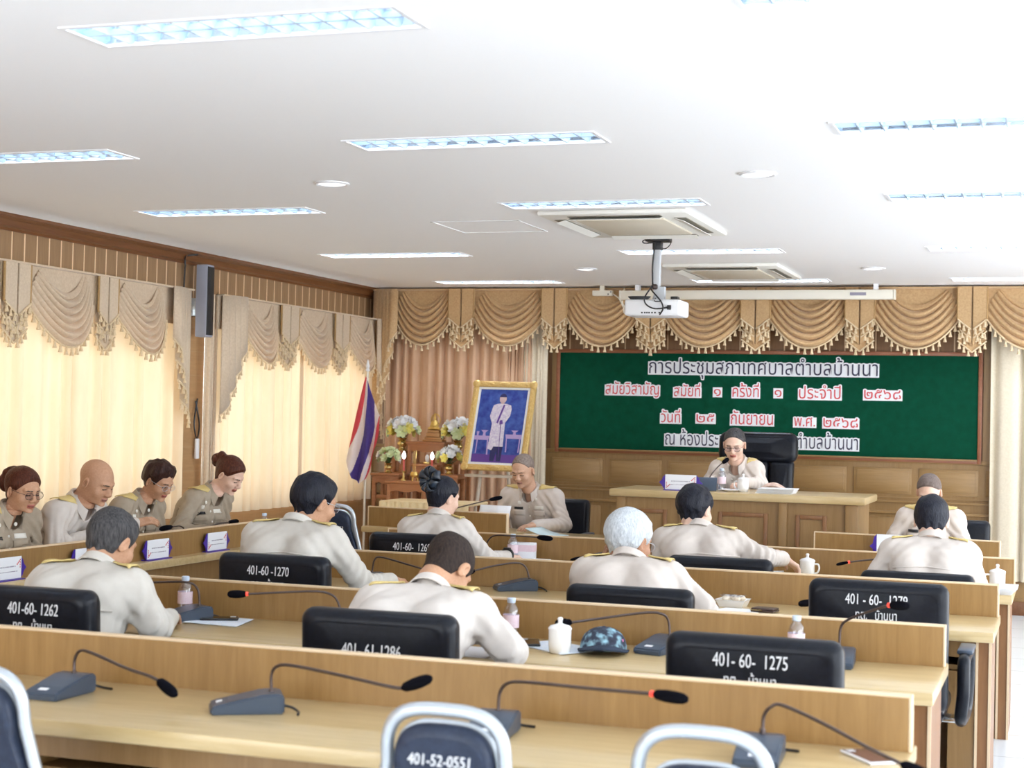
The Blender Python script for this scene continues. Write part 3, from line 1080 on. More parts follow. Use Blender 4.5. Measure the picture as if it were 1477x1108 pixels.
def chair_text(t, rows, y, z, size=0.060, mat=None, dx=0.0, sx=0.85):
    for k, r in enumerate(rows):
        text('lettering', r, size if k == 0 else size * 0.86, mat or M['white_paint'], (dx, y, z - k * size * 0.98), (R(90 - 3.4), 0, 0), t, sx=sx)


chair_specs = [
    # x, y(back face), width, top, label, lettering
    (-3.555, 4.95 + 0.36, 'black office chair of the man at the front left, lettered 1262', ('401-60- 1262', 'ทต.   บ้านนา'), 0.0, 0.975),
    (-2.17, 4.95 + 0.36, 'black office chair of the man with cropped hair bending in the middle', ('401- 61-1286', 'ทต.   บ้านนา'), 0.055, 0.972),
    (-0.915, 5.0 + 0.36, 'empty black office chair lettered 1275 at the second row desk', ('401- 60-  1275', 'ทต.   บ้านนา'), 0.0, 0.965),
    (-3.45, 6.66 + 0.36, 'black office chair lettered 1270 behind the man with glasses', ('401-60 -1270', 'ทต.   บ้านนา'), 0.0, 0.972),
    (-1.755, 6.66 + 0.36, 'black office chair of the grey-haired man', ('401-60- 1274', 'ทต.   บ้านนา'), 0.055, 0.92),
    (-0.715, 6.66 + 0.36, 'empty black office chair lettered 1279 with its armrest in the aisle', ('401 - 60-  1279', 'ทต.   บ้านนา'), 0.0, 1.0),
    (-3.42, 8.3 + 0.36, 'black office chair lettered 1269 of the woman with the bow', ('401-60-  1269', 'ทต.   บ้านนา'), 0.0, 0.97),
    (-1.705, 8.3 + 0.36, 'black office chair of the black-haired man stretching out his arm', (), 0.0, 0.925),
    (-0.70, 8.3 + 0.36, 'black office chair of the young man at the right end of the last row', (), 0.0, 0.90),
]
proto = None
for x, y, lab, rows, dz, zt in chair_specs:
    if proto is None:
        proto = make_office_chair(lab)
        c = proto
        c.location = (x, y, zt - 0.97)
    else:
        c = bpy.data.objects.new('office_chair', None)
        COL.objects.link(c)
        tag(c, lab, 'chair', 'black office chairs')
        c.location = (x, y, 0)
        for ch in kids(proto):
            if ch.name.startswith('lettering'):
                continue
            k_ = ch.copy(); COL.objects.link(k_); k_.parent = c
            if ch.name.startswith('backrest'):
                k_.location.z = zt - 0.97
            for g in kids(ch):
                h_ = g.copy(); COL.objects.link(h_); h_.parent = k_
    if c is proto:
        c.location = (x, y, 0)
        for ch in kids(c):
            if ch.name.startswith('backrest'):
                ch.location.z = zt - 0.97
    if rows:
        chair_text(c, rows, -0.398, zt - 0.092 - dz, sx=0.66, dx=0.06 if '1262' in lab else 0.0)


def place_chair(loc, rotz, label):
    c = bpy.data.objects.new('office_chair', None)
    COL.objects.link(c)
    tag(c, label, 'chair', 'black office chairs')
    c.location = loc
    c.rotation_euler = (0, 0, rotz)
    for ch in kids(proto):
        if ch.name.startswith('lettering'):
            continue
        k_ = ch.copy(); COL.objects.link(k_); k_.parent = c
        for g in kids(ch):
            h_ = g.copy(); COL.objects.link(h_); h_.parent = k_
    return c


place_chair((-5.92, 7.76, 0), R(-90), 'black office chair of the woman with glasses and a low bun, by the window')
place_chair((-5.92, 8.38, 0), R(-90), 'black office chair of the bald man at the window desk')
place_chair((-5.92, 9.22, 0), R(-95), 'black office chair of the short-haired person at the window desk')
place_chair((-3.93, 12.25, 0), R(180), 'black office chair of the man reading into the microphone')
place_chair((-0.78, 11.55, 0), R(180), 'black office chair of the woman right of the dais')

# chairman's high-back chair
t = thing('executive_chair', 'high black leather executive chair behind the chairman, before the chalkboard', 'chair', (-2.375, 12.72, 0.32), R(180))
b = MB(); slab(b, 0.64, 0.25, 0.15, 0.985, -0.33, -0.10, 0.07, 0.02); b.build('headrest', M['leather'], t, 60)
for sx in (-1, 0, 1):
    b = MB(); b.at((sx * 0.198, 0, 0)); slab(b, 0.195, 0.60, 0.12, 0.41, -0.27, -0.10, 0.03, 0.012); b.build('back_panel', M['leather'], t, 60)
b = MB(); b.box((-0.29, -0.28, 0.40), (0.29, 0.27, 0.52), 0.05, 4); b.build('seat', M['leather'], t, 60)
for s in (-1, 1):
    b = MB(); b.tube(cat([(s * 0.30, -0.25, 0.45), (s * 0.36, -0.22, 0.62), (s * 0.36, 0.12, 0.66), (s * 0.34, 0.15, 0.5), (s * 0.28, 0.1, 0.44)], 5), 0.032, 8); b.build('armrest', M['leather'], t, 60)
b = MB(); b.lathe([(0.03, 0.05), (0.03, 0.40)], 12); b.build('gas_stem', M['chrome'], t)
b = MB()
for k in range(5):
    a = 2 * PI * k / 5
    b.tube([(0, 0, 0.09), (0.3 * math.cos(a), 0.3 * math.sin(a), 0.03)], [0.035, 0.02], 8)
b.build('star_base', M['black'], t)

# ------------------------------------------------------------------ stacking chairs with a loop back
M['navy_pad'] = cloth('navy_vinyl', (0.018, 0.025, 0.045), (0.03, 0.04, 0.07), 0.35, 0.1)


def make_stack_chair(label):
    """sitter faces +y; a tubular loop wider at the bottom, with a padded insert"""
    t = thing('stacking_chair', label, 'chair', (0, 0, 0), 0, 'steel stacking chairs')

    def loop(wt, wb, zb, zt, y0, y1, r):
        pts = []
        for q in range(25):
            a = PI * q / 24
            ca, sa = math.cos(a), math.sin(a)
            e = 0.62
            pts.append((wt * math.copysign(abs(ca) ** e, ca), 0, zt - 0.13 + 0.13 * abs(sa) ** e))
        pts = [(wb, 0, zb)] + [(wt + (wb - wt) * 0.35, 0, zt - 0.13 - (zt - 0.13 - zb) * 0.35)] + pts + [(-(wt + (wb - wt) * 0.35), 0, zt - 0.13 - (zt - 0.13 - zb) * 0.35)] + [(-wb, 0, zb)]
        return [(x, y0 + (y1 - y0) * (z - zb) / (zt - zb), z) for x, _, z in pts]
    b = MB(); b.tube(loop(0.145, 0.225, 0.45, 0.97, -0.22, -0.30, 0.015), 0.0165, 10)
    fr = b.build('back_frame', M['steel'], t, 60)
    b = MB(); b.at((0, -0.300, 0.968)); b.ball((0, -0.005, 0), 0.02, 10, 6, (1, 0.4, 0.45)); b.build('plug', M['white'], fr)
    # padded insert, its outline an inset of the loop
    lp = loop(0.124, 0.195, 0.56, 0.938, -0.238, -0.297, 0)
    b = MB()
    for s, d in ((-1, 0.03), (1, 0.02)):
        pass
    rows = []
    cx, cz = 0.0, 0.72
    for dy, sc in ((0.028, 0.86), (0.028, 0.95), (0.012, 1.0), (-0.012, 1.0), (-0.028, 0.95), (-0.028, 0.86)):
        rows.append([(cx + (x - cx) * sc, y + dy, cz + (z - cz) * sc) for x, y, z in lp])
    b.grid(rows, closed_u=True)
    n = len(lp)
    b.add(rows[0], [list(range(n))]); b.add(rows[-1], [list(range(n))[::-1]])
    pad = b.build('back_pad', M['navy_pad'], t, 60)
    b = MB(); b.tube([(x, y, z) for x, y, z in rows[2]], 0.008, 6, closed=True); b.build('piping', M['steel'], pad)
    b = MB(); b.box((-0.21, -0.20, 0.42), (0.21, 0.22, 0.485), 0.028, 3); b.build('seat', M['navy_pad'], t, 60)
    for s in (-1, 1):
        b = MB(); b.tube(cat([(s * 0.225, -0.22, 0.45), (s * 0.225, -0.215, 0.40), (s * 0.23, -0.27, 0.0)], 4), 0.0145, 8); b.build('leg', M['steel'], t)
        b = MB(); b.tube(cat([(s * 0.225, -0.2, 0.415), (s * 0.225, 0.18, 0.415), (s * 0.225, 0.215, 0.39), (s * 0.23, 0.25, 0.0)], 4), 0.0145, 8); b.build('leg', M['steel'], t)
    return t


def stack_text(t, s1, s2, z=0.835):
    text('lettering', s1, 0.036, M['white_paint'], (0.0, -0.3225, z), (R(90 - 9), 0, 0), t, sx=0.85)
    text('lettering', s2, 0.034, M['white_paint'], (0.0, -0.3145, z - 0.05), (R(90 - 9), 0, 0), t, sx=0.85)


s1 = make_stack_chair('steel stacking chair at the bottom edge, lettered 401-52-0551')
s1_kids = kids(s1)


def stack_copy(loc, rotz, label):
    c = bpy.data.objects.new('stacking_chair', None)
    COL.objects.link(c)
    tag(c, label, 'chair', 'steel stacking chairs')
    c.location = loc
    c.rotation_euler = (0, 0, rotz)
    for ch in s1_kids:
        k_ = ch.copy(); COL.objects.link(k_); k_.parent = c
        for g in kids(ch):
            h_ = g.copy(); COL.objects.link(h_); h_.parent = k_
    return c


s1.location = (-1.338, 3.45 + 0.30, -0.012)
stack_text(s1, '401-52-0551', 'ทต.  บ้านนา', 0.845)
c = stack_copy((-0.738, 3.75, -0.012), 0, 'steel stacking chair at the bottom edge, before the microphone beside the white phone')
for ch in kids(c):
    if ch.name.startswith('back_pad'):
        ch.location = (0, 0.004, -0.04)
c = stack_copy((-2.60, 3.75, -0.012), R(-4), 'steel stacking chair cut by the left edge of the picture')
stack_text(c, '401-52-0549', 'ทต.  บ้านนา', 0.845)
c = stack_copy((-4.96, 10.75, 0.0), R(6), 'steel stacking chair standing alone near the flag, behind the man with glasses')
stack_text(c, '401-52-0553', 'ทต.  บ้านนา', 0.80)
# ------------------------------------------------------------------ chalkboard and its paper letters
M['chalk'] = noise_colour(mat_new('green_chalkboard', (0.001, 0.045, 0.022), 0.7, spec=0.08), (0.0008, 0.048, 0.023), (0.0018, 0.064, 0.033), nscale=2.0)[0]
BX0, BX1, BZ0, BZ1 = -4.615, -0.745, 1.345, 2.262
t = thing('chalkboard', 'wide dark green chalkboard in a brown wooden frame on the back wall', 'chalkboard', (0, YB - 0.03, 0))
b = MB(); b.box((BX0, 0.0, BZ0), (BX1, 0.02, BZ1)); b.build('writing_surface', M['chalk'], t)
b = MB()
w = 0.035
b.box((BX0 - w, -0.012, BZ0 - w), (BX0, 0.02, BZ1 + w), 0.004)
b.box((BX1, -0.012, BZ0 - w), (BX1 + w, 0.02, BZ1 + w), 0.004)
b.box((BX0, -0.012, BZ1), (BX1, 0.02, BZ1 + w), 0.004)
b.box((BX0, -0.012, BZ0 - w), (BX1, 0.02, BZ0), 0.004)
b.build('frame', M['frame_wood'], t)
b = MB(); b.box((BX0, -0.045, BZ0 - 0.012), (BX1, -0.008, BZ0 + 0.003), 0.003); b.build('chalk_ledge', M['wainscot'], t)

YP = YB - 0.033


def paper_words(label, words, x0, x1, zb, zt, ink, size=None):
    """cut-out paper words: a white paper outline with the letters printed on it; x0..x1 and zb..zt bound the printed letters"""
    t = thing('paper_words', label, 'paper letters', ((x0 + x1) / 2, YP, zb), 0, 'paper words pinned on the chalkboard')
    vs, fs = text_mesh(words, 1.0, 0.0, 0.0)
    co = np.array(vs)
    mn, mx = co.min(0), co.max(0)
    sx = (x1 - x0) / (mx[0] - mn[0])
    sz = (zt - zb) / max(0.01, mx[1])
    xc = (mn[0] + mx[0]) / 2
    rg = random.Random(5)      # a hair of relief keeps overlapping strokes from lying in one plane
    b = MB(); b.add([((p[0] - xc) * sx, -0.0065 - rg.random() * 0.0005, p[1] * sz) for p in vs], fs)
    b.build('lettering', ink, t, 0)
    b = MB()
    for k in range(16):          # paper margin cut around every letter
        a, r = 2 * PI * k / 16, 0.011
        b.add([((p[0] - xc) * sx + r * math.cos(a), -0.0022 - 0.00008 * k - rg.random() * 0.0006, p[1] * sz + r * math.sin(a)) for p in vs], fs)
    b.build('paper_outline', M['paper'], t, 0)
    b = MB()
    hb = sz * 0.58
    w = x1 - x0
    b.box((-w / 2 - 0.012, -0.0012, -0.014), (w / 2 + 0.012, 0.0, hb))
    b.build('paper_strip', M['paper'], t)
    return t


WORDS = [
    ('top line of black paper letters, the longest row of words on the chalkboard', 'การประชุมสภาเทศบาลตำบลบ้านนา', -3.735, -1.618, 2.075, 2.235, M['ink']),
    ('red paper word at the left end of the second line on the chalkboard', 'สมัยวิสามัญ', -4.155, -3.635, 1.872, 1.99, M['ink_red']),
    ('red paper word with the first single numeral to its right, second line', 'สมัยที่', -3.49, -3.24, 1.862, 1.985, M['ink_red']),
    ('single red paper numeral left of the middle of the second line', '๑', -3.11, -3.045, 1.872, 1.935, M['ink_red']),
    ('red paper word between the two single numerals of the second line', 'ครั้งที่', -2.935, -2.69, 1.865, 1.995, M['ink_red']),
    ('single red paper numeral right of the middle of the second line', '๑', -2.545, -2.48, 1.872, 1.935, M['ink_red']),
    ('red paper word before the year in the second line', 'ประจำปี', -2.32, -1.945, 1.862, 1.985, M['ink_red']),
    ('red paper year number at the right end of the second line', '๒๕๖๘', -1.735, -1.41, 1.868, 1.95, M['ink_red']),
    ('red paper word at the left end of the third line', 'วันที่', -3.61, -3.425, 1.615, 1.74, M['ink_red']),
    ('red paper day number in the third line', '๒๕', -3.27, -3.10, 1.622, 1.70, M['ink_red']),
    ('red paper month name in the third line', 'กันยายน', -2.945, -2.555, 1.612, 1.74, M['ink_red']),
    ('red paper abbreviation before the year in the third line', 'พ.ศ.', -2.36, -2.17, 1.608, 1.69, M['ink_red']),
    ('red paper year number at the right end of the third line', '๒๕๖๘', -2.095, -1.785, 1.605, 1.69, M['ink_red']),
    ('bottom line of black paper letters, partly hidden by the chairman', 'ณ ห้องประชุมสภาเทศบาลตำบลบ้านนา', -3.565, -1.782, 1.405, 1.555, M['ink']),
]
for lab, wds, x0, x1, zb, zt, ink in WORDS:
    paper_words(lab, wds, x0, x1, zb, zt, ink)
# ------------------------------------------------------------------ people: smooth implicit bodies meshed on a grid
class SDF:
    def __init__(self):
        self.p = []

    def _add(self, fn, lo, hi, op, k):
        self.p.append((fn, np.array(lo, float), np.array(hi, float), op, k))
        return self

    def cone(self, a, b, ra, rb, k=0.02, op='u', sq=None):
        a = np.array(a, float); b = np.array(b, float)
        ab = b - a
        L2 = max(1e-9, float(ab @ ab))

        def fn(p):
            t = np.clip(((p - a) @ ab) / L2, 0, 1)
            q = p - a - t[:, None] * ab
            return np.sqrt((q * q).sum(1)) - (ra + (rb - ra) * t)
        m = max(ra, rb)
        return self._add(fn, np.minimum(a, b) - m, np.maximum(a, b) + m, op, k)

    def ell(self, c, r, rot=None, k=0.02, op='u'):
        c = np.array(c, float); r = np.array(r, float)
        Rm = None if rot is None else np.array(Euler(rot).to_matrix())

        def fn(p):
            q = p - c
            if Rm is not None:
                q = q @ Rm
            k0 = np.sqrt(((q / r) ** 2).sum(1))
            k1 = np.sqrt(((q / (r * r)) ** 2).sum(1)) + 1e-9
            return k0 * (k0 - 1) / k1
        m = r.max() if rot is not None else r
        return self._add(fn, c - m, c + m, op, k)

    def box(self, c, h, rd, Rm=None, k=0.01, op='u'):
        c = np.array(c, float); h = np.array(h, float) - rd

        def fn(p):
            q = p - c
            if Rm is not None:
                q = q @ Rm
            q = np.abs(q) - h
            return np.sqrt((np.maximum(q, 0) ** 2).sum(1)) + np.minimum(q.max(1), 0) - rd
        m = np.linalg.norm(h + rd)
        return self._add(fn, c - m, c + m, op, k)

    def ev(self, p, D=None):
        D = np.full(len(p), 1.0) if D is None else D
        for fn, lo, hi, op, k in self.p:
            D = self.comb(D, fn(p), op, k)
        return D

    @staticmethod
    def comb(D, d, op, k):
        if op == 'u':
            h = np.maximum(k - np.abs(D - d), 0) / k
            return np.minimum(D, d) - h * h * k * 0.25
        d = -d
        h = np.maximum(k - np.abs(D - d), 0) / k
        return np.maximum(D, d) + h * h * k * 0.25

    def grid(self, lo, hi, st):
        ax = [np.arange(l, h + st, st) for l, h in zip(lo, hi)]
        D = np.full([len(a) for a in ax], 0.3)
        for fn, l, h, op, k in self.p:
            mg = k + 2.5 * st
            sl = []
            for a, ll, hh in zip(ax, l - mg, h + mg):
                i0, i1 = np.searchsorted(a, ll), np.searchsorted(a, hh)
                sl.append(slice(i0, i1))
            if any(s.stop <= s.start for s in sl):
                continue
            sub = [a[s] for a, s in zip(ax, sl)]
            G = np.stack(np.meshgrid(*sub, indexing='ij'), -1)
            sh = G.shape[:3]
            d = fn(G.reshape(-1, 3)).reshape(sh)
            D[tuple(sl)] = self.comb(D[tuple(sl)], d, op, k)
        return ax, D


def nets(ax, D):
    """naive surface nets on a regular grid"""
    ins = D < 0
    n0, n1, n2 = [s - 1 for s in D.shape]
    cnt = sum(ins[i:i + n0, j:j + n1, k:k + n2].astype(np.int8) for i in (0, 1) for j in (0, 1) for k in (0, 1))
    act = (cnt > 0) & (cnt < 8)
    I = np.argwhere(act)
    vid = np.full(act.shape, -1, np.int64)
    vid[act] = np.arange(len(I))
    acc = np.zeros((len(I), 3)); num = np.zeros(len(I))
    cor = [(i, j, k) for i in (0, 1) for j in (0, 1) for k in (0, 1)]
    for a in range(8):
        for b_ in range(a + 1, 8):
            ca, cb = np.array(cor[a]), np.array(cor[b_])
            if np.abs(ca - cb).sum() != 1:
                continue
            da = D[tuple((I + ca).T)]; db = D[tuple((I + cb).T)]
            m = (da < 0) != (db < 0)
            t = np.where(m, da / np.where(da - db == 0, 1, da - db), 0)
            acc += np.where(m[:, None], ca + t[:, None] * (cb - ca), 0)
            num += m
    V = I + acc / num[:, None]
    V = np.stack([ax[q][0] + V[:, q] * (ax[q][1] - ax[q][0]) for q in range(3)], 1)
    F = []
    for d in range(3):
        e = [0, 0, 0]; e[d] = 1
        A = ins[:ins.shape[0] - e[0], :ins.shape[1] - e[1], :ins.shape[2] - e[2]]
        B = ins[e[0]:, e[1]:, e[2]:]
        E = np.argwhere(A != B)
        u, v = [(1, 2), (2, 0), (0, 1)][d]
        ok = (E[:, u] > 0) & (E[:, v] > 0) & (E[:, u] < D.shape[u] - 1) & (E[:, v] < D.shape[v] - 1)
        E = E[ok]
        du = np.zeros(3, int); du[u] = 1
        dv = np.zeros(3, int); dv[v] = 1
        q = np.stack([vid[tuple((E - du - dv).T)], vid[tuple((E - dv).T)], vid[tuple(E.T)], vid[tuple((E - du).T)]], 1)
        s = A[tuple(E.T)]
        q[~s] = q[~s][:, ::-1]
        F.append(q)
    return V, np.concatenate(F)


def np_obj(name, V, F, mats, parent, mi=None):
    me = bpy.data.meshes.new(name)
    me.vertices.add(len(V))
    me.vertices.foreach_set('co', np.asarray(V, np.float32).ravel())
    me.loops.add(len(F) * 4)
    me.loops.foreach_set('vertex_index', np.asarray(F, np.int32).ravel())
    me.polygons.add(len(F))
    me.polygons.foreach_set('loop_start', np.arange(0, len(F) * 4, 4, dtype=np.int32))
    for m in (mats if isinstance(mats, (list, tuple)) else [mats]):
        me.materials.append(m)
    if mi is not None:
        me.polygons.foreach_set('material_index', np.asarray(mi, np.int32))
    me.update(calc_edges=True)
    me.validate()
    me.shade_smooth()
    o = bpy.data.objects.new(name, me)
    COL.objects.link(o)
    o.parent = parent
    return o


def wav(p, f, seed):
    g = np.random.RandomState(seed)
    s = np.zeros(len(p))
    for _ in range(6):
        d = g.randn(3); d /= np.linalg.norm(d)
        s += np.sin(p @ d * f * (0.7 + 0.8 * g.rand()) + g.rand() * 6.28)
    return s / 6


def skin_mat(name, c, c2):
    m = mat_new(name, c, 0.5, spec=0.35)
    noise_colour(m, c, c2, nscale=18, detail=3)
    return m


SK = {'tan': ((0.50, 0.27, 0.16), (0.57, 0.33, 0.21)), 'fair': ((0.70, 0.46, 0.35), (0.76, 0.52, 0.41)), 'dark': ((0.38, 0.19, 0.11), (0.45, 0.24, 0.145)), 'mid': ((0.58, 0.34, 0.23), (0.64, 0.40, 0.28))}
SKM = {k: skin_mat('skin_' + k, *v) for k, v in SK.items()}
M['lips'] = mat_new('lips', (0.45, 0.14, 0.11), 0.45)
M['lips_pale'] = mat_new('pale_lips', (0.40, 0.19, 0.145), 0.5)
M['brow'] = mat_new('brow_hair', (0.035, 0.022, 0.018), 0.7)


def hair_mat(name, c1, c2, rough=0.42):
    m = mat_new(name, c1, rough, spec=0.2)
    noise_colour(m, c1, c2, (45, 45, 9), 3.0, 4.0, 0.6, bump=0.6)
    return m


HR = {'black': hair_mat('black_hair', (0.006, 0.007, 0.012), (0.02, 0.022, 0.035)), 'brown': hair_mat('red_brown_hair', (0.04, 0.010, 0.006), (0.12, 0.035, 0.018)),
      'grey': hair_mat('silver_hair', (0.42, 0.46, 0.50), (0.72, 0.76, 0.80), 0.6), 'salt': hair_mat('greying_hair', (0.014, 0.015, 0.020), (0.11, 0.105, 0.105), 0.6),
      'buzz': hair_mat('cropped_hair', (0.012, 0.009, 0.010), (0.055, 0.037, 0.029), 0.75), 'dkbrown': hair_mat('dark_brown_hair', (0.016, 0.008, 0.008), (0.06, 0.024, 0.018)),
      'mouse': hair_mat('mouse_brown_hair', (0.09, 0.065, 0.055), (0.22, 0.17, 0.15)), 'thin': hair_mat('thin_grey_hair', (0.16, 0.12, 0.10), (0.34, 0.28, 0.25), 0.7)}


def shirt_mat(name, a, c):
    m = cloth(name, a, c, 0.75, 0.0, scale=(5, 5, 5))
    N, L, b_ = nodes_of(m)
    tc = N.new('ShaderNodeTexCoord')
    nz = N.new('ShaderNodeTexNoise')
    nz.noise_type = 'RIDGED_MULTIFRACTAL'
    nz.inputs['Scale'].default_value = 3.2
    nz.inputs['Detail'].default_value = 2.0
    nz.inputs['Distortion'].default_value = 0.8
    L.new(tc.outputs['Object'], nz.inputs['Vector'])
    bp = N.new('ShaderNodeBump')
    bp.inputs['Strength'].default_value = 0.8
    bp.inputs['Distance'].default_value = 0.03
    L.new(nz.outputs['Fac'], bp.inputs['Height'])
    L.new(bp.outputs['Normal'], b_.inputs['Normal'])
    return m


SH = {'pale': shirt_mat('pale_khaki_shirt', (0.62, 0.555, 0.505), (0.68, 0.615, 0.565)), 'white': shirt_mat('cream_shirt', (0.64, 0.59, 0.55), (0.70, 0.65, 0.605)),
      'khaki': shirt_mat('khaki_shirt', (0.36, 0.30, 0.23), (0.42, 0.355, 0.275)), 'grey': shirt_mat('grey_khaki_shirt', (0.58, 0.55, 0.50), (0.64, 0.61, 0.56))}
M['trouser'] = shirt_mat('khaki_trousers', (0.36, 0.30, 0.22), (0.42, 0.35, 0.26))
M['shoe'] = mat_new('black_shoe', (0.012, 0.011, 0.011), 0.3)
M['epaulette'] = noise_colour(mat_new('yellow_gold_braid', (0.66, 0.50, 0.18), 0.5), (0.60, 0.43, 0.12), (0.78, 0.64, 0.30), nscale=60)[0]
M['button'] = mat_new('pale_button', (0.80, 0.78, 0.72), 0.35)
M['lens'] = bpy.data.materials.new('spectacle_lens')
M['lens'].use_nodes = True
_n = M['lens'].node_tree
_n.nodes.remove(_n.nodes['Principled BSDF'])
_t = _n.nodes.new('ShaderNodeBsdfTransparent'); _t.inputs[0].default_value = (0.85, 0.85, 0.92, 1)
_g = _n.nodes.new('ShaderNodeBsdfGlossy'); _g.inputs['Roughness'].default_value = 0.03
_m = _n.nodes.new('ShaderNodeMixShader'); _m.inputs[0].default_value = 0.12
_n.links.new(_t.outputs[0], _m.inputs[1]); _n.links.new(_g.outputs[0], _m.inputs[2]); _n.links.new(_m.outputs[0], _n.nodes['Material Output'].inputs[0])


def head_sdf(full=True, fat=1.0, nose=1.0):
    s = SDF()
    s.ell((0, -0.014, 0.032), (0.0755, 0.097, 0.086), k=0.03)
    s.ell((0, 0.026, -0.022), (0.062 * fat, 0.066, 0.088), k=0.03)
    s.ell((0, 0.030, -0.078), (0.049 * fat, 0.050, 0.036), k=0.03)
    s.cone((0, -0.022, -0.05), (0, -0.045, -0.20), 0.054 * fat, 0.060 * fat, k=0.03)
    if not full:
        return s
    for q in (-1, 1):
        s.ell((q * 0.040 * fat, 0.060, -0.034), (0.026, 0.024, 0.026), k=0.02)
        s.ell((q * 0.030, 0.098, 0.0), (0.019, 0.018, 0.011), k=0.014, op='s')
        s.ell((q * 0.031, 0.074, -0.001), (0.017, 0.0135, 0.0115), k=0.008)
        s.cone((q * 0.014, 0.088, 0.022), (q * 0.046, 0.074, 0.022), 0.009, 0.007, k=0.014)
        s.ell((q * 0.0125, 0.100, -0.034), (0.0095, 0.011, 0.008), k=0.008)
    s.cone((0, 0.086, 0.010), (0, 0.107 * nose, -0.027), 0.0085, 0.0125, k=0.012)
    s.ell((0, 0.080, -0.098), (0.020, 0.016, 0.016), k=0.02)
    s.ell((0, 0.0885, -0.058), (0.023, 0.0125, 0.0062), k=0.006)
    s.ell((0, 0.0875, -0.0685), (0.020, 0.0125, 0.0068), k=0.006)
    for q in (-1, 1):
        s.ell((q * 0.080, -0.010, -0.012), (0.010, 0.0195, 0.033), (R(-12), 0, q * R(-24)), k=0.008)
        s.ell((q * 0.088, -0.004, -0.010), (0.006, 0.010, 0.019), (R(-12), 0, q * R(-24)), k=0.006, op='s')
    return s


HL = ([-0.13, -0.055, -0.030, -0.012, 0.012, 0.030, 0.052, 0.075, 0.13], [-0.066, -0.064, -0.056, 0.002, 0.006, -0.010, 0.030, 0.066, 0.072])


def make_hair(style, root, Mh, hm, sc, seed, fat, parts, hl=0.0):
    hs = head_sdf(False, fat)
    th = dict(short=0.013, thick=0.021, buzz=0.0045, ring=0.006, updo=0.013, spiky=0.022, pulled=0.008)[style]
    st = 0.0036
    lo, hi = np.array([-0.14, -0.20, -0.13]), np.array([0.14, 0.13, 0.19])
    for c, r in parts:
        lo = np.minimum(lo, np.array(c) - max(r) - 0.01); hi = np.maximum(hi, np.array(c) + max(r) + 0.01)
    ax, D = hs.grid(lo, hi, st)
    G = np.stack(np.meshgrid(*ax, indexing='ij'), -1).reshape(-1, 3)
    sh = D.shape
    D = D.ravel()
    x, y, z = G.T
    zl = np.interp(y, *HL)
    if style == 'ring':
        zl = np.interp(y, [-0.13, -0.05, -0.012, 0.02, 0.13], [-0.075, -0.07, 0.0, 0.01, 0.2])
    if style in ('updo', 'pulled'):
        zl = np.interp(y, [-0.13, -0.055, -0.030, -0.012, 0.012, 0.030, 0.052, 0.075, 0.13], [-0.07, -0.07, -0.045, 0.006, 0.008, 0.008, 0.035, 0.072, 0.078])
    zl = zl + hl * np.clip((y + 0.03) / 0.06, 0, 1)
    zl = zl + 0.006 * np.sin(x * 160 + seed) * (style in ('short', 'thick', 'spiky'))
    up = z - zl
    amp = dict(spiky=0.010, thick=0.0045, short=0.0035).get(style, 0.0016)
    n = wav(G * [1, 1, 0.55], 130, seed) * amp + wav(G, 55, seed + 3) * amp
    front = np.clip((y - 0.02) / 0.08, 0, 1) * np.clip((z - 0.04) / 0.05, 0, 1)
    t = np.minimum(th * (1 + (0.45 * front if style in ('short', 'spiky') else 0)), 0.0025 + np.maximum(up, 0) * 0.42) + n * np.clip(up / 0.03, 0, 1)
    Dh = np.maximum(D - t, -up)
    if style == 'ring':
        Dh = np.maximum(Dh, z - 0.045 - 0.01 * np.sin(x * 60))
    for k, (c, r) in enumerate(parts):
        q = (G - np.array(c)) / np.array(r)
        k0 = np.sqrt((q * q).sum(1)); k1 = np.sqrt(((q / np.array(r)) ** 2).sum(1)) + 1e-9
        e = k0 * (k0 - 1) / k1 + wav(G, 150, seed + k) * 0.003
        Dh = SDF.comb(Dh, e, 'u', 0.012)
    V, F = nets(ax, Dh.reshape(sh))
    V = V * sc
    V = np.c_[V, np.ones(len(V))] @ np.array(Mh).T
    return np_obj('hair', V[:, :3], F, hm, root)


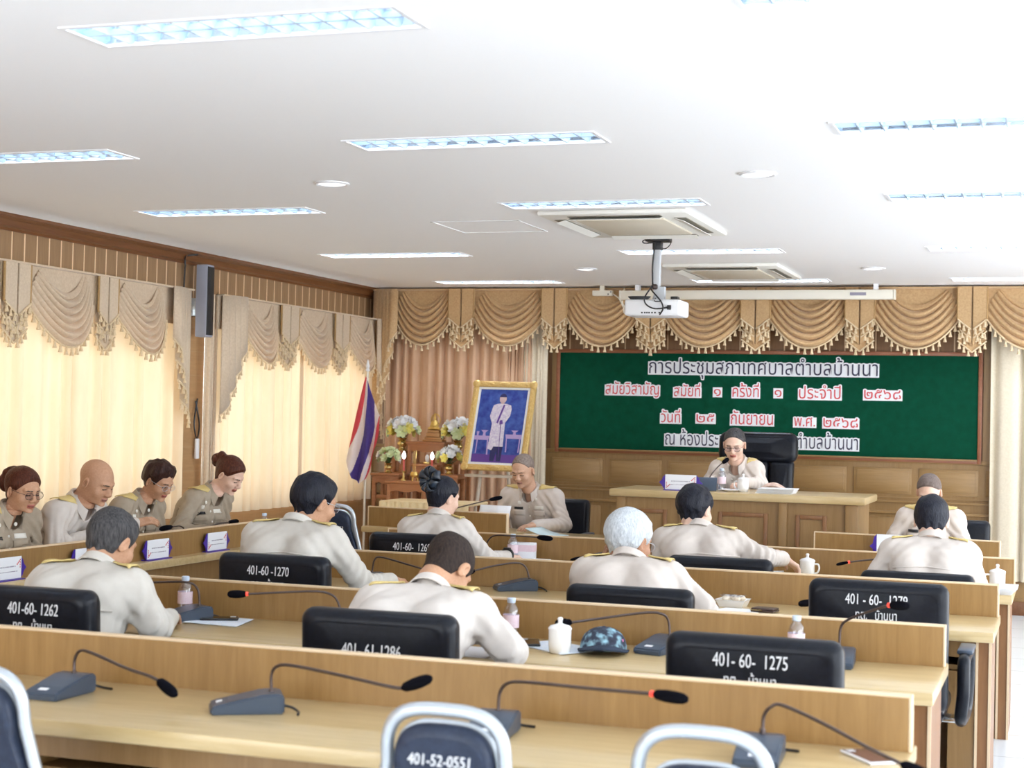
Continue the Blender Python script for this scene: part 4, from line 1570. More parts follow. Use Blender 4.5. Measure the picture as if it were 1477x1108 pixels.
def hand_geo(wr, d, up, side, curl=0.5, sc=1.0, spread=0.0):
    """five-fingered hand; d = finger direction, up = back of the hand, side=+1 puts the thumb on +x of the hand frame"""
    s = SDF()
    s.cone((0, -0.05, 0), (0, 0.015, 0), 0.026, 0.025, k=0.02)
    s.box((0, 0.048, 0), (0.038, 0.044, 0.0135), 0.012, k=0.02)
    L = [0.070, 0.080, 0.076, 0.060]
    for i in range(4):
        x = side * (0.0285 - 0.019 * i)
        p = np.array([x, 0.086 - 0.004 * abs(i - 1), 0.0])
        ang = curl * (0.45 + 0.1 * i)
        fan = side * (0.06 - 0.045 * i) * (1 + spread)
        for sg, (fr, r0, r1) in enumerate(((0.46, 0.0098, 0.0090), (0.30, 0.0090, 0.0084), (0.24, 0.0084, 0.0070))):
            q = p + L[i] * fr * np.array([math.sin(fan), math.cos(ang) * math.cos(fan), -math.sin(ang)])
            s.cone(p, q, r0, r1, k=0.005)
            p = q
            ang += curl * 0.75
    a = np.array([side * 0.030, 0.018, -0.006]); b_ = np.array([side * 0.054, 0.050, -0.014]); c = np.array([side * 0.056, 0.082 - 0.02 * curl, -0.018 - 0.012 * curl])
    s.cone(a, b_, 0.0145, 0.0115, k=0.010); s.cone(b_, c, 0.0108, 0.0085, k=0.005)
    ax, D = s.grid((-0.085, -0.09, -0.115), (0.085, 0.19, 0.045), 0.0036)
    V, F = nets(ax, D)
    d = np.array(d, float); d /= np.linalg.norm(d)
    up = np.array(up, float); up -= d * (up @ d); up /= np.linalg.norm(up)
    xx = np.cross(d, up)
    return V * sc @ np.stack([xx, d, up]) + np.array(wr), F


def person(label, loc, rz, head, neck, hp, hy=0.0, hr=0.0, skin='tan', hair=('short', 'black'), shirt='pale', sc=1.0, sw=0.19, g=1.0, fat=1.0,
           armR=None, armL=None, bun=(), glasses=None, sex='m', seat=0.50, hunch=0.03, badges=False, seed=1, group=None, brows=True, hl=0.0):
    """seated figure. local frame: +y forward, +x the person's right hand; head = centre of the head, neck = base of the neck (local);
    hp/hy/hr = head pitch down, yaw to the left, roll in degrees; arm = (elbow, wrist, finger dir, back-of-hand dir, curl)"""
    root = thing('person', label, 'person', loc, rz, group)
    N = np.array(neck, float); Hc = np.array(head, float)
    pel = np.array([0, 0.0, seat + 0.09])
    Mh = Matrix.Translation(Hc) @ Matrix.Rotation(R(hy), 4, 'Z') @ Matrix.Rotation(R(-hp), 4, 'X') @ Matrix.Rotation(R(hr), 4, 'Y')
    Mi = np.array(Mh.to_3x3())
    # ---- head and neck
    hs = head_sdf(True, fat)
    ax, D = hs.grid((-0.115, -0.13, -0.19), (0.115, 0.135, 0.135), 0.0036)
    V, F = nets(ax, D)
    C_ = V[F].mean(1)
    x, y, z = C_.T
    mi = np.zeros(len(F), int)
    axx = np.abs(x)
    mi[(y > 0.078) & (axx < 0.024) & (z < -0.0535) & (z > -0.0745)] = 1
    if brows:
        zb_ = 0.021 - 0.12 * np.maximum(axx - 0.034, 0)
        mi[(y > 0.055) & (axx > 0.014) & (axx < 0.049) & (np.abs(z - zb_) < 0.0024)] = 2
    mi[(y > 0.058) & (axx > 0.016) & (axx < 0.046) & (z > -0.0075) & (z < -0.002)] = 2
    mi[(y > 0.075) & (axx < 0.021) & (z < -0.0625) & (z > -0.0645)] = 2
    Vh = (V * sc) @ Mi.T + Hc
    # bend the bottom of the neck towards the collar
    nb = (np.array([0, -0.045, -0.20]) * sc) @ Mi.T + Hc
    w = np.clip((-V[:, 2] - 0.085) / 0.10, 0, 1)[:, None]
    Vh = Vh + (N + np.array([0, 0, -0.02]) - nb) * w * w * (3 - 2 * w)
    VV, FF, MI = [Vh], [F], [mi]
    off = len(Vh)
    # ---- shirt
    S = {}
    chest = pel + (N - pel) * 0.70 + np.array([0, -hunch, -0.02])
    waist = pel + (N - pel) * 0.33 + np.array([0, -hunch * 0.9, 0])
    fr = 0.92 if sex == 'f' else 1.0
    s = SDF()
    s.ell(pel + np.array([0, 0.0, 0.0]), (0.185 * g, 0.145 * g, 0.12), k=0.06)
    for q in (-1, 1):
        s.cone(pel + np.array([q * 0.070 * g, 0, 0]), waist + np.array([q * 0.068 * g, 0, 0]), 0.112 * g, 0.104 * g, k=0.06)
        s.cone(waist + np.array([q * 0.068 * g, 0, 0]), chest + np.array([q * 0.085 * g, 0, 0]), 0.104 * g, 0.108 * g * fr, k=0.06)
        if sex == 'f':
            s.ell(chest + np.array([q * 0.07, 0.085 * g, -0.04]), (0.07, 0.06, 0.065), k=0.05)
    up = (N - chest) / np.linalg.norm(N - chest)
    shc = N + np.array([0, -0.005, 0]) - 0.058 * up
    body = SDF()
    for q, arm in ((1, armR), (-1, armL)):
        sh_ = shc + np.array([q * sw, 0, -0.012])
        S[q] = sh_
        s.cone(shc + np.array([q * 0.05, -0.012, -0.02]), sh_, 0.082 * fr, 0.064 * fr, k=0.06)
        s.cone(N + np.array([q * 0.035, -0.01, 0.0]), sh_ + np.array([-q * 0.02, 0, 0.015]), 0.046, 0.050, k=0.05)
        s.cone(chest + np.array([q * 0.10 * g, 0.0, 0.03]), sh_, 0.10 * fr, 0.066 * fr, k=0.05)
        el, wr, hd, hu, cu = arm
        el = np.array(el, float); wr = np.array(wr, float)
        s.cone(sh_, el, 0.070 * fr, 0.057 * fr, k=0.03)
        we = wr - (wr - el) / np.linalg.norm(wr - el) * 0.02
        s.cone(el, we, 0.056 * fr, 0.042 * fr, k=0.022)
        body.cone(sh_, el, 0.045, 0.036, k=0.02); body.cone(el, wr, 0.034, 0.026, k=0.02)
    body.cone(pel, chest, 0.075, 0.06, k=0.03); body.cone(chest, N, 0.055, 0.045, k=0.03)
    pts = np.array([pel] + [S[1], S[-1]] + [np.array(a[i]) for a in (armR, armL) for i in (0, 1)] + [N])
    lo, hi = pts.min(0) - 0.17, pts.max(0) + 0.15
    lo[2] = seat - 0.02
    ax, D = s.grid(lo, hi, 0.0095)
    G = np.stack(np.meshgrid(*ax, indexing='ij'), -1).reshape(-1, 3)
    D = D.ravel()
    near = np.abs(D) < 0.05
    Gn = G[near]
    wr_ = wav(Gn * [1, 1, 0.45], 26, seed) * 0.0058 + wav(Gn * [0.5, 0.8, 1.5], 48, seed + 9) * 0.0036
    for q, arm in ((1, armR), (-1, armL)):
        el = np.array(arm[0], float)
        de = np.linalg.norm(Gn - el, axis=1)
        axis_ = np.array(arm[1], float) - S[q]; axis_ /= np.linalg.norm(axis_)
        wr_ += np.exp(-(de / 0.13) ** 2) * 0.008 * np.sin((Gn - el) @ axis_ * 170)
        da = np.linalg.norm(Gn - (S[q] + np.array([-q * 0.03, 0, -0.08])), axis=1)
        wr_ += np.exp(-(da / 0.13) ** 2) * 0.0075 * np.sin((Gn @ np.array([q * 0.75, 0.2, 0.62])) * 125 + wav(Gn, 20, seed + 4) * 2.5)
    D[near] += wr_
    # yoke seam across the back
    D = D.reshape([len(a) for a in ax])
    # neck hole
    hole = SDF().cone(N + np.array([0, 0.02, -0.05]), N + up * 0.2 + np.array([0, 0.02, 0]), 0.058 * fat, 0.07, k=0.01)
    D = np.maximum(D, -hole.ev(G).reshape(D.shape))
    V, F = nets(ax, D)
    sho = np_obj('shirt', V, F, SH[shirt], root)
    # ---- rest of the body under the clothes, and the hands
    ax, D = body.grid(lo, hi, 0.016)
    V, F = nets(ax, D)
    VV.append(V); FF.append(F + off); MI.append(np.zeros(len(F), int)); off += len(V)
    for q, arm in ((1, armR), (-1, armL)):
        V, F = hand_geo(arm[1], arm[2], arm[3], -q, arm[4], 0.98 if sex == 'm' else 0.9)
        VV.append(V); FF.append(F + off); MI.append(np.zeros(len(F), int)); off += len(V)
    np_obj('body', np.concatenate(VV), np.concatenate(FF), [SKM[skin], M['lips'] if sex == 'f' else M['lips_pale'], M['brow']], root, np.concatenate(MI))
    # ---- collar: a folded band around the neck, open at the front
    b = MB()
    cpt = []
    nrm = up
    yy = np.array([0, 1, 0]) - up * up[1]; yy /= np.linalg.norm(yy)
    rows = []
    m = 26
    for i in range(m + 1):
        a = R(-152 + 304 * i / m) - PI / 2
        rad = 0.064 * fat * sc
        dirv = np.array([math.cos(a), 0, 0]) + yy * math.sin(a) * 1.08
        fr_ = max(0, math.sin(a))           # towards the front the collar drops
        base = N + dirv * rad + np.array([0, 0.012, 0])
        top = base + up * (0.034 - 0.045 * fr_) - dirv * 0.003
        mid = base + dirv * 0.008 + up * (0.036 - 0.045 * fr_)
        fall = base + dirv * (0.020 + 0.012 * fr_) + up * (-0.008 - 0.085 * fr_ ** 2)
        low = base + up * (-0.03 - 0.045 * fr_) - dirv * 0.004
        rows.append([tuple(low), tuple(top), tuple(mid), tuple(fall), tuple(fall - dirv * 0.004 - up * 0.002)])
    b.grid(rows)
    co = b.build('collar', SH[shirt], sho, 60)
    # ---- shoulder boards
    for q in (1, -1):
        a = N + np.array([q * 0.092, 0.004, 0])
        c = S[q] + np.array([q * 0.008, 0, 0])
        e = SDF(); e.p = s.p
        bb = MB()
        rows = []
        for i in range(7):
            p0 = a + (c - a) * i / 6
            ww = 0.034 + 0.006 * i / 6
            row = []
            for v in (-1, -0.5, 0.5, 1):
                p = p0 + np.array([0, v * ww, 0])
                zs = p[2] + np.arange(-0.08, 0.14, 0.004)
                d_ = s.ev(np.stack([np.full(len(zs), p[0]), np.full(len(zs), p[1]), zs], 1))
                k_ = np.where(d_ < 0)[0]
                zz = zs[k_[-1]] if len(k_) else p[2]
                row.append((p[0], p[1], zz + 0.010))
            rows.append(row)
        bb.grid(rows, flip=q > 0)
        o = bb.build('epaulette', M['epaulette'], sho, 60)
        md = o.modifiers.new('thickness', 'SOLIDIFY'); md.thickness = 0.005; md.offset = 0

    def on_front(x_, z_, lift=0.004):
        ys_ = np.arange(0.5, -0.3, -0.003) + N[1]
        d_ = s.ev(np.stack([np.full(len(ys_), x_), ys_, np.full(len(ys_), z_)], 1))
        k_ = np.where(d_ < 0)[0]
        return (x_, (ys_[k_[0]] if len(k_) else N[1]) + lift, z_)

    def patch(name, x0, x1, z0, z1, mat, th=0.006, n=4, parent=sho):
        rows = []
        for i in range(n + 1):
            rows.append([on_front(x0 + (x1 - x0) * j / n, z1 + (z0 - z1) * i / n, 0.005) for j in range(n + 1)])
        bb = MB(); bb.grid(rows, flip=False)
        o = bb.build(name, mat, parent, 60)
        md = o.modifiers.new('thickness', 'SOLIDIFY'); md.thickness = th; md.offset = 0
        return o
    seam = []
    for i in range(25):
        x_ = -0.165 * g + 0.33 * g * i / 24
        z_ = N[2] - 0.105 - 0.012 * (abs(x_) / 0.16) ** 2
        ys_ = np.arange(-0.4, 0.3, 0.003) + N[1]
        d_ = s.ev(np.stack([np.full(len(ys_), x_), ys_, np.full(len(ys_), z_)], 1))
        k_ = np.where(d_ < 0)[0]
        if len(k_):
            seam.append((x_, ys_[k_[0]] - 0.0035, z_))
    bb = MB(); bb.tube(seam, 0.0042, 6); bb.build('yoke_seam', SH[shirt], sho)
    if badges:
        zc = N[2]
        for q in (1, -1):
            patch('pocket', q * 0.085 - 0.045, q * 0.085 + 0.045, zc - 0.30, zc - 0.19, SH[shirt], 0.008)
            patch('pocket_flap', q * 0.085 - 0.048, q * 0.085 + 0.048, zc - 0.205, zc - 0.165, SH[shirt], 0.014)
        patch('ribbon_bar', -0.125, -0.055, zc - 0.155, zc - 0.128, M['button'], 0.008)
        patch('name_badge', 0.05, 0.12, zc - 0.158, zc - 0.140, M['black'], 0.008)
        patch('insignia', 0.065, 0.092, zc - 0.120, zc - 0.095, M['button'], 0.012, 3)
        for k in range(4):
            p = on_front(0.0, zc - 0.14 - 0.07 * k, 0.006)
            bb = MB(); bb.ball(p, 0.008, 8, 6, (1, 0.5, 1)); bb.build('button', M['button'], sho)
        for q in (1, -1):
            p = on_front(q * 0.062, zc - 0.075, 0.012)
            bb = MB(); bb.ball(p, 0.012, 10, 6, (1, 0.4, 1)); bb.build('collar_badge', M['button'], co)
    # ---- trousers and shoes
    tr = SDF()
    tr.ell(pel + np.array([0, 0, -0.03]), (0.178 * g, 0.14 * g, 0.11), k=0.05)
    for q in (1, -1):
        kn = np.array([q * 0.12, 0.42, 0.50]); an = np.array([q * 0.12, 0.44, 0.10])
        tr.cone(pel + np.array([q * 0.085, 0.02, -0.03]), kn, 0.092 * g, 0.068, k=0.05)
        tr.cone(kn, an, 0.066, 0.055, k=0.03)
        bb = MB(); bb.ball((q * 0.12, 0.50, 0.045), 0.05, 12, 8, (0.9, 2.6, 0.9)); bb.build('shoe', M['shoe'], root)
    ax, D = tr.grid((-0.33, -0.24, 0.05), (0.33, 0.56, seat + 0.20), 0.0135)
    V, F = nets(ax, D)
    np_obj('trousers', V, F, M['trouser'], root)
    # ---- hair
    if hair:
        make_hair(hair[0], root, Mh, HR[hair[1]], sc, seed, fat, bun, hl)
    # ---- glasses
    if glasses:
        gl = MB(); le = MB()
        Mg = Mh @ Matrix.Scale(sc, 4)
        for q in (1, -1):
            ring = [(q * 0.033 + 0.0255 * math.cos(t_), 0.1005 - 0.10 * abs(q * 0.033 + 0.0255 * math.cos(t_)) ** 1.0 * 0.12, -0.004 + 0.019 * math.sin(t_)) for t_ in [2 * PI * k / 20 for k in range(20)]]
            gl.tube(ring, 0.0014, 6, closed=True)
            le.add(ring, [list(range(20))])
            gl.tube([(q * 0.058, 0.0935, 0.004), (q * 0.074, 0.07, 0.005), (q * 0.080, 0.0, 0.006), (q * 0.079, -0.02, -0.006)], 0.0013, 6)
        gl.tube([(-0.008, 0.1015, 0.002), (0, 0.104, 0.004), (0.008, 0.1015, 0.002)], 0.0018, 6)
        for mb in (gl, le):
            mb.v = [tuple(Mg @ Vector(p)) for p in mb.v]
        go = gl.build('glasses', glasses, root)
        le.build('lens', M['lens'], go, 0)
    root['_h'] = 0
    del root['_h']
    return root, Mh, sc
def W2L(loc, rz):
    c, s = math.cos(-rz), math.sin(-rz)

    def pt(p):
        x, y, z = p[0] - loc[0], p[1] - loc[1], p[2] - loc[2]
        return (c * x - s * y, s * x + c * y, z)
    return pt


def arm(q, el=(0.27, 0.10, 0.80), wr=(0.13, 0.37, 0.805), d=None, up=(0, 0, 1), curl=0.55):
    return ((q * el[0], el[1], el[2]), (q * wr[0], wr[1], wr[2]), d or (-q * 0.45, 0.9, -0.12), up, curl)


def put(label, loc, rz, headW, neckW, hp, **kw):
    f = W2L(loc, rz)
    kw.setdefault('armR', arm(1)); kw.setdefault('armL', arm(-1))
    kw.setdefault('seat', 0.53)
    return person(label, loc, rz, f(headW), f(neckW), hp, **kw)


GB = 'officials seated at the desk rows, seen from behind'
GW = 'officials at the window desk'
put('greying person in a pale shirt bending over the second row desk, behind chair 1262', (-3.57, 5.24, 0), 0, (-3.605, 5.58, 1.095), (-3.60, 5.47, 0.985), 28, hy=-12, skin='tan', hair=('short', 'salt'), shirt='grey',
    sc=1.03, sw=0.19, g=1.10, fat=1.04, armR=arm(1, (0.30, 0.14, 0.795), (0.19, 0.42, 0.80)), armL=arm(-1, (0.31, 0.12, 0.80), (0.12, 0.42, 0.805)), hunch=0.07, seed=1, group=GB)
put('person with cropped dark hair and cream shirt, bent low over the second row desk', (-2.20, 5.22, 0), 0, (-2.205, 5.69, 1.055), (-2.215, 5.53, 0.965), 50, hy=-14, skin='tan', hair=('buzz', 'buzz'), shirt='white',
    sc=1.08, sw=0.195, g=1.08, armR=arm(1, (0.335, 0.22, 0.80), (0.22, 0.50, 0.805)), armL=arm(-1, (0.28, 0.16, 0.80), (0.16, 0.46, 0.805)), hunch=0.08, seed=2, group=GB)
put('person with full black hair and glasses seated on the chair lettered 1270', (-3.52, 6.93, 0), 0, (-3.525, 7.25, 1.185), (-3.56, 7.13, 1.065), 16, hy=-32, skin='tan', hair=('thick', 'black'), shirt='grey', glasses=M['steel'],
    sc=1.08, sw=0.20, g=1.1, armR=arm(1, (0.33, 0.20, 0.80), (0.36, 0.46, 0.805), (0.1, 1, -0.1)), armL=arm(-1, (0.28, 0.16, 0.80), (0.14, 0.44, 0.805)), hunch=0.05, seed=3, group=GB)
put('person with thick silver hair and glasses, hand raised to the cheek', (-1.80, 6.93, 0), 0, (-1.905, 7.23, 1.07), (-1.875, 7.13, 0.975), 14, hy=-26, skin='dark', hair=('thick', 'grey'), shirt='pale', glasses=M['grey_light'],
    sc=1.10, sw=0.195, g=1.1, armR=arm(1, (0.28, 0.14, 0.80), (0.14, 0.44, 0.805)), armL=arm(-1, (0.33, 0.28, 0.81), (0.235, 0.36, 0.95), (0.25, 0.1, 1.0), (-0.9, 0.3, 0), 0.5), hunch=0.05, seed=4, group=GB)
w_bow = put('person with a black updo and dark satin bow, writing at the last row desk', (-3.42, 8.53, 0), 0, (-3.45, 8.80, 1.15), (-3.455, 8.74, 1.02), 12, hy=-30, skin='fair', hair=('updo', 'black'), shirt='white', sex='f',
    sc=0.98, sw=0.158, g=0.92, bun=(((0, -0.075, 0.075), (0.055, 0.05, 0.045)),), armR=arm(1, (0.28, 0.22, 0.80), (0.30, 0.50, 0.805), (0.35, 0.9, -0.1)), armL=arm(-1, (0.24, 0.16, 0.80), (0.10, 0.44, 0.805)), hunch=0.04, seed=5, group=GB)
put('person with short black hair, right arm stretched out along the last row desk', (-1.83, 8.53, 0), 0, (-1.945, 8.80, 1.14), (-1.90, 8.74, 1.025), 14, hy=-18, hr=-4, skin='fair', hair=('thick', 'black'), shirt='pale',
    sc=1.04, sw=0.19, g=1.05, armR=arm(1, (0.30, 0.12, 0.905), (0.365, 0.37, 0.885), (0.75, 0.5, -0.55), (0.3, 0.3, 0.9), 0.7), armL=arm(-1, (0.28, 0.14, 0.80), (0.12, 0.42, 0.805)), hunch=0.04, seed=6, group=GB)
put('person with short black hair seen from behind at the right end of the last row', (-0.68, 8.53, 0), 0, (-0.672, 8.82, 1.135), (-0.668, 8.74, 1.015), 20, hy=-2, skin='fair', hair=('short', 'black'), shirt='pale',
    sc=1.04, sw=0.185, g=0.98, armR=arm(1, (0.255, 0.14, 0.80), (0.14, 0.44, 0.805)), hunch=0.05, seed=7, group=GB)
# officials facing the room
GF = 'officials facing the room'
put('grey balding person reading into a microphone at the small desk before the altar', (-3.97, 12.22, 0), R(180 - 6), (-4.03, 11.98, 1.215), (-4.0, 12.08, 1.065), 24, hy=-4, skin='mid', hair=('buzz', 'thin'), hl=0.045, shirt='pale', badges=True,
    sc=1.04, sw=0.195, g=1.08, fat=1.0, armR=arm(1, (0.28, 0.14, 0.80), (0.20, 0.42, 0.805)), armL=arm(-1, (0.30, 0.18, 0.80), (0.16, 0.45, 0.805)), hunch=0.02, seed=8, group=GF)
put('person with glasses seated at the dais desk before the high black chair', (-2.44, 12.58, 0.32), R(180 - 4), (-2.43, 12.34, 1.46), (-2.43, 12.43, 1.325), 20, hy=6, skin='fair', hair=('pulled', 'salt'), hl=0.024, shirt='pale', badges=True, glasses=M['black'],
    sc=1.0, sw=0.145, g=0.86, sex='f', fat=1.04, armR=arm(1, (0.20, 0.12, 0.835), (0.12, 0.36, 0.855)), armL=arm(-1, (0.21, 0.12, 0.835), (0.14, 0.36, 0.855)), hunch=0.02, seed=9, group=GF)
put('person with centre-parted tied hair, head bowed, at the small desk right of the dais', (-0.89, 11.60, 0), R(180 - 4), (-0.885, 11.35, 1.185), (-0.88, 11.45, 1.06), 30, skin='fair', hair=('pulled', 'mouse'), hl=0.03, shirt='pale', badges=True,
    sc=0.98, sw=0.165, g=0.92, sex='f', armR=arm(1, (0.26, 0.16, 0.80), (0.14, 0.42, 0.805)), armL=arm(-1, (0.26, 0.16, 0.80), (0.14, 0.42, 0.805)), hunch=0.02, seed=10, group=GF)
# along the window
put('person with glasses and a low brown bun at the window desk', (-5.76, 7.62, 0), R(-90 - 10), (-5.55, 7.68, 1.155), (-5.62, 7.66, 1.04), 14, hy=-6, skin='tan', hair=('updo', 'brown'), shirt='khaki', sex='f', badges=True, glasses=M['neck'],
    sc=1.04, sw=0.185, g=1.02, bun=(((0, -0.135, 0.008), (0.052, 0.050, 0.060)), ((0, -0.105, 0.078), (0.040, 0.036, 0.028)), ((0.02, -0.125, 0.06), (0.03, 0.03, 0.03))), hunch=0.03, seed=11, group=GW)
put('bald person in a cream shirt at the window desk, holding a phone', (-5.76, 8.34, 0), R(-90), (-5.54, 8.39, 1.18), (-5.62, 8.35, 1.06), 24, hy=-4, skin='tan', hair=None, shirt='white', badges=False,
    sc=1.12, sw=0.20, g=1.15, fat=1.12, armR=arm(1, (0.27, 0.16, 0.80), (-0.20, 0.41, 0.93), (-0.6, 0.45, 0.15), (0.4, 0.2, 0.9), 0.45), armL=arm(-1, (0.30, 0.16, 0.80), (0.20, 0.42, 0.81)), hunch=0.05, seed=12, group=GW, brows=True)
put('person with short tousled dark hair and glasses at the window desk', (-5.78, 9.02, 0), R(-90 - 6), (-5.55, 9.11, 1.165), (-5.635, 9.06, 1.05), 26, hy=-4, skin='tan', hair=('spiky', 'dkbrown'), shirt='khaki', sex='f', badges=True, glasses=M['grey_light'],
    sc=1.0, sw=0.175, g=0.98, hunch=0.04, seed=13, group=GW)
put('person with a high red-brown bun looking down at the far end of the window desk', (-5.76, 9.86, 0), R(-90 - 4), (-5.53, 10.01, 1.18), (-5.625, 9.95, 1.07), 32, hy=-2, skin='fair', hair=('updo', 'brown'), shirt='khaki', sex='f', badges=True,
    sc=1.04, sw=0.185, g=1.08, bun=(((0, -0.140, 0.035), (0.045, 0.042, 0.040)), ((0.01, -0.118, 0.078), (0.034, 0.032, 0.028)), ((-0.02, -0.150, 0.0), (0.03, 0.03, 0.028))), hunch=0.05, seed=14, group=GW)
# ------------------------------------------------------------------ microphones
NECKS = {
    'm1': [(-2.860, 4.240, 0.825), (-2.859, 4.240, 0.861), (-2.833, 4.230, 0.888), (-2.773, 4.210, 0.886), (-2.619, 4.140, 0.865), (-2.506, 4.090, 0.856), (-2.463, 4.070, 0.849), (-2.394, 4.040, 0.823)],
    'm2': [(-2.177, 4.220, 0.822), (-2.177, 4.220, 0.868), (-2.154, 4.210, 0.893), (-2.100, 4.190, 0.902), (-1.939, 4.130, 0.899), (-1.739, 4.060, 0.889), (-1.694, 4.050, 0.889), (-1.608, 4.020, 0.924)],
    'm3': [(-1.479, 4.230, 0.822), (-1.476, 4.230, 0.865), (-1.451, 4.220, 0.895), (-1.384, 4.190, 0.908), (-1.187, 4.120, 0.917), (-0.996, 4.050, 0.928), (-0.910, 4.020, 0.927)],
    'm4': [(-0.741, 4.220, 0.833), (-0.738, 4.220, 0.866), (-0.719, 4.210, 0.891), (-0.685, 4.200, 0.899), (-0.566, 4.120, 0.874), (-0.454, 4.050, 0.840), (-0.366, 4.000, 0.817), (-0.298, 3.970, 0.796)],
    'r2a': [(-3.402, 5.930, 0.825), (-3.413, 5.930, 0.884), (-3.457, 5.920, 0.911), (-3.594, 5.900, 0.905), (-3.691, 5.870, 0.897), (-3.762, 5.850, 0.889)],
    'r2b': [(-2.764, 5.950, 0.821), (-2.780, 5.950, 0.867), (-2.804, 5.940, 0.895), (-2.866, 5.920, 0.907), (-3.017, 5.880, 0.897), (-3.140, 5.850, 0.887), (-3.201, 5.830, 0.885)],
    'r2c': [(-1.415, 6.000, 0.817), (-1.422, 6.000, 0.872), (-1.442, 5.980, 0.897), (-1.507, 5.970, 0.899), (-1.678, 5.900, 0.872), (-1.759, 5.850, 0.860), (-1.805, 5.830, 0.856)],
    'r2d': [(-0.776, 5.990, 0.825), (-0.772, 5.990, 0.889), (-0.740, 5.970, 0.923), (-0.646, 5.900, 0.969), (-0.586, 5.860, 0.994), (-0.528, 5.830, 0.999)],
    'r3a': [(-2.552, 7.720, 0.821), (-2.572, 7.720, 0.876), (-2.617, 7.710, 0.895), (-2.707, 7.650, 0.882), (-2.799, 7.600, 0.856), (-2.855, 7.580, 0.841)],
    'r3b': [(-3.361, 7.600, 0.824), (-3.350, 7.600, 0.880), (-3.312, 7.600, 0.897), (-3.137, 7.550, 0.871), (-3.011, 7.520, 0.848), (-2.946, 7.500, 0.840)],
    'r3c': [(-0.880, 7.60, 0.815), (-0.890, 7.59, 0.845), (-0.947, 7.57, 0.850), (-1.028, 7.52, 0.826), (-1.085, 7.500, 0.810), (-1.146, 7.480, 0.801)],
    'r4a': [(-3.293, 9.150, 0.82), (-3.299, 9.150, 0.861), (-3.248, 9.130, 0.914), (-3.115, 9.100, 0.922), (-2.946, 9.050, 0.925), (-2.858, 9.030, 0.922)],
    'r4b': [(-2.379, 9.200, 0.82), (-2.393, 9.200, 0.858), (-2.444, 9.200, 0.870), (-2.553, 9.170, 0.850), (-2.689, 9.100, 0.816), (-2.734, 9.080, 0.803)],
    'r4c': [(-0.744, 9.150, 0.82), (-0.756, 9.150, 0.902), (-0.812, 9.150, 0.907), (-0.994, 9.100, 0.890), (-1.131, 9.050, 0.871), (-1.182, 9.030, 0.859)],
    'chm': [(-2.518, 11.850, 1.18), (-2.513, 11.850, 1.218), (-2.495, 11.860, 1.250), (-2.463, 11.900, 1.296), (-2.442, 11.950, 1.322), (-2.412, 11.980, 1.348)],
    'off': [(-4.548, 11.620, 0.82), (-4.507, 11.630, 0.894), (-4.435, 11.650, 0.922), (-4.287, 11.680, 0.964), (-4.204, 11.700, 0.988), (-4.120, 11.720, 1.007)],
    'l1': [(-5.220, 8.889, 0.825), (-5.220, 8.879, 0.882), (-5.200, 8.802, 0.905), (-5.180, 8.727, 0.910), (-5.170, 8.654, 0.911), (-5.150, 8.493, 0.908)],
    'l2': [(-5.250, 9.077, 0.825), (-5.240, 9.129, 0.854), (-5.220, 9.225, 0.880), (-5.200, 9.305, 0.895), (-5.190, 9.397, 0.895), (-5.180, 9.491, 0.899)],
}


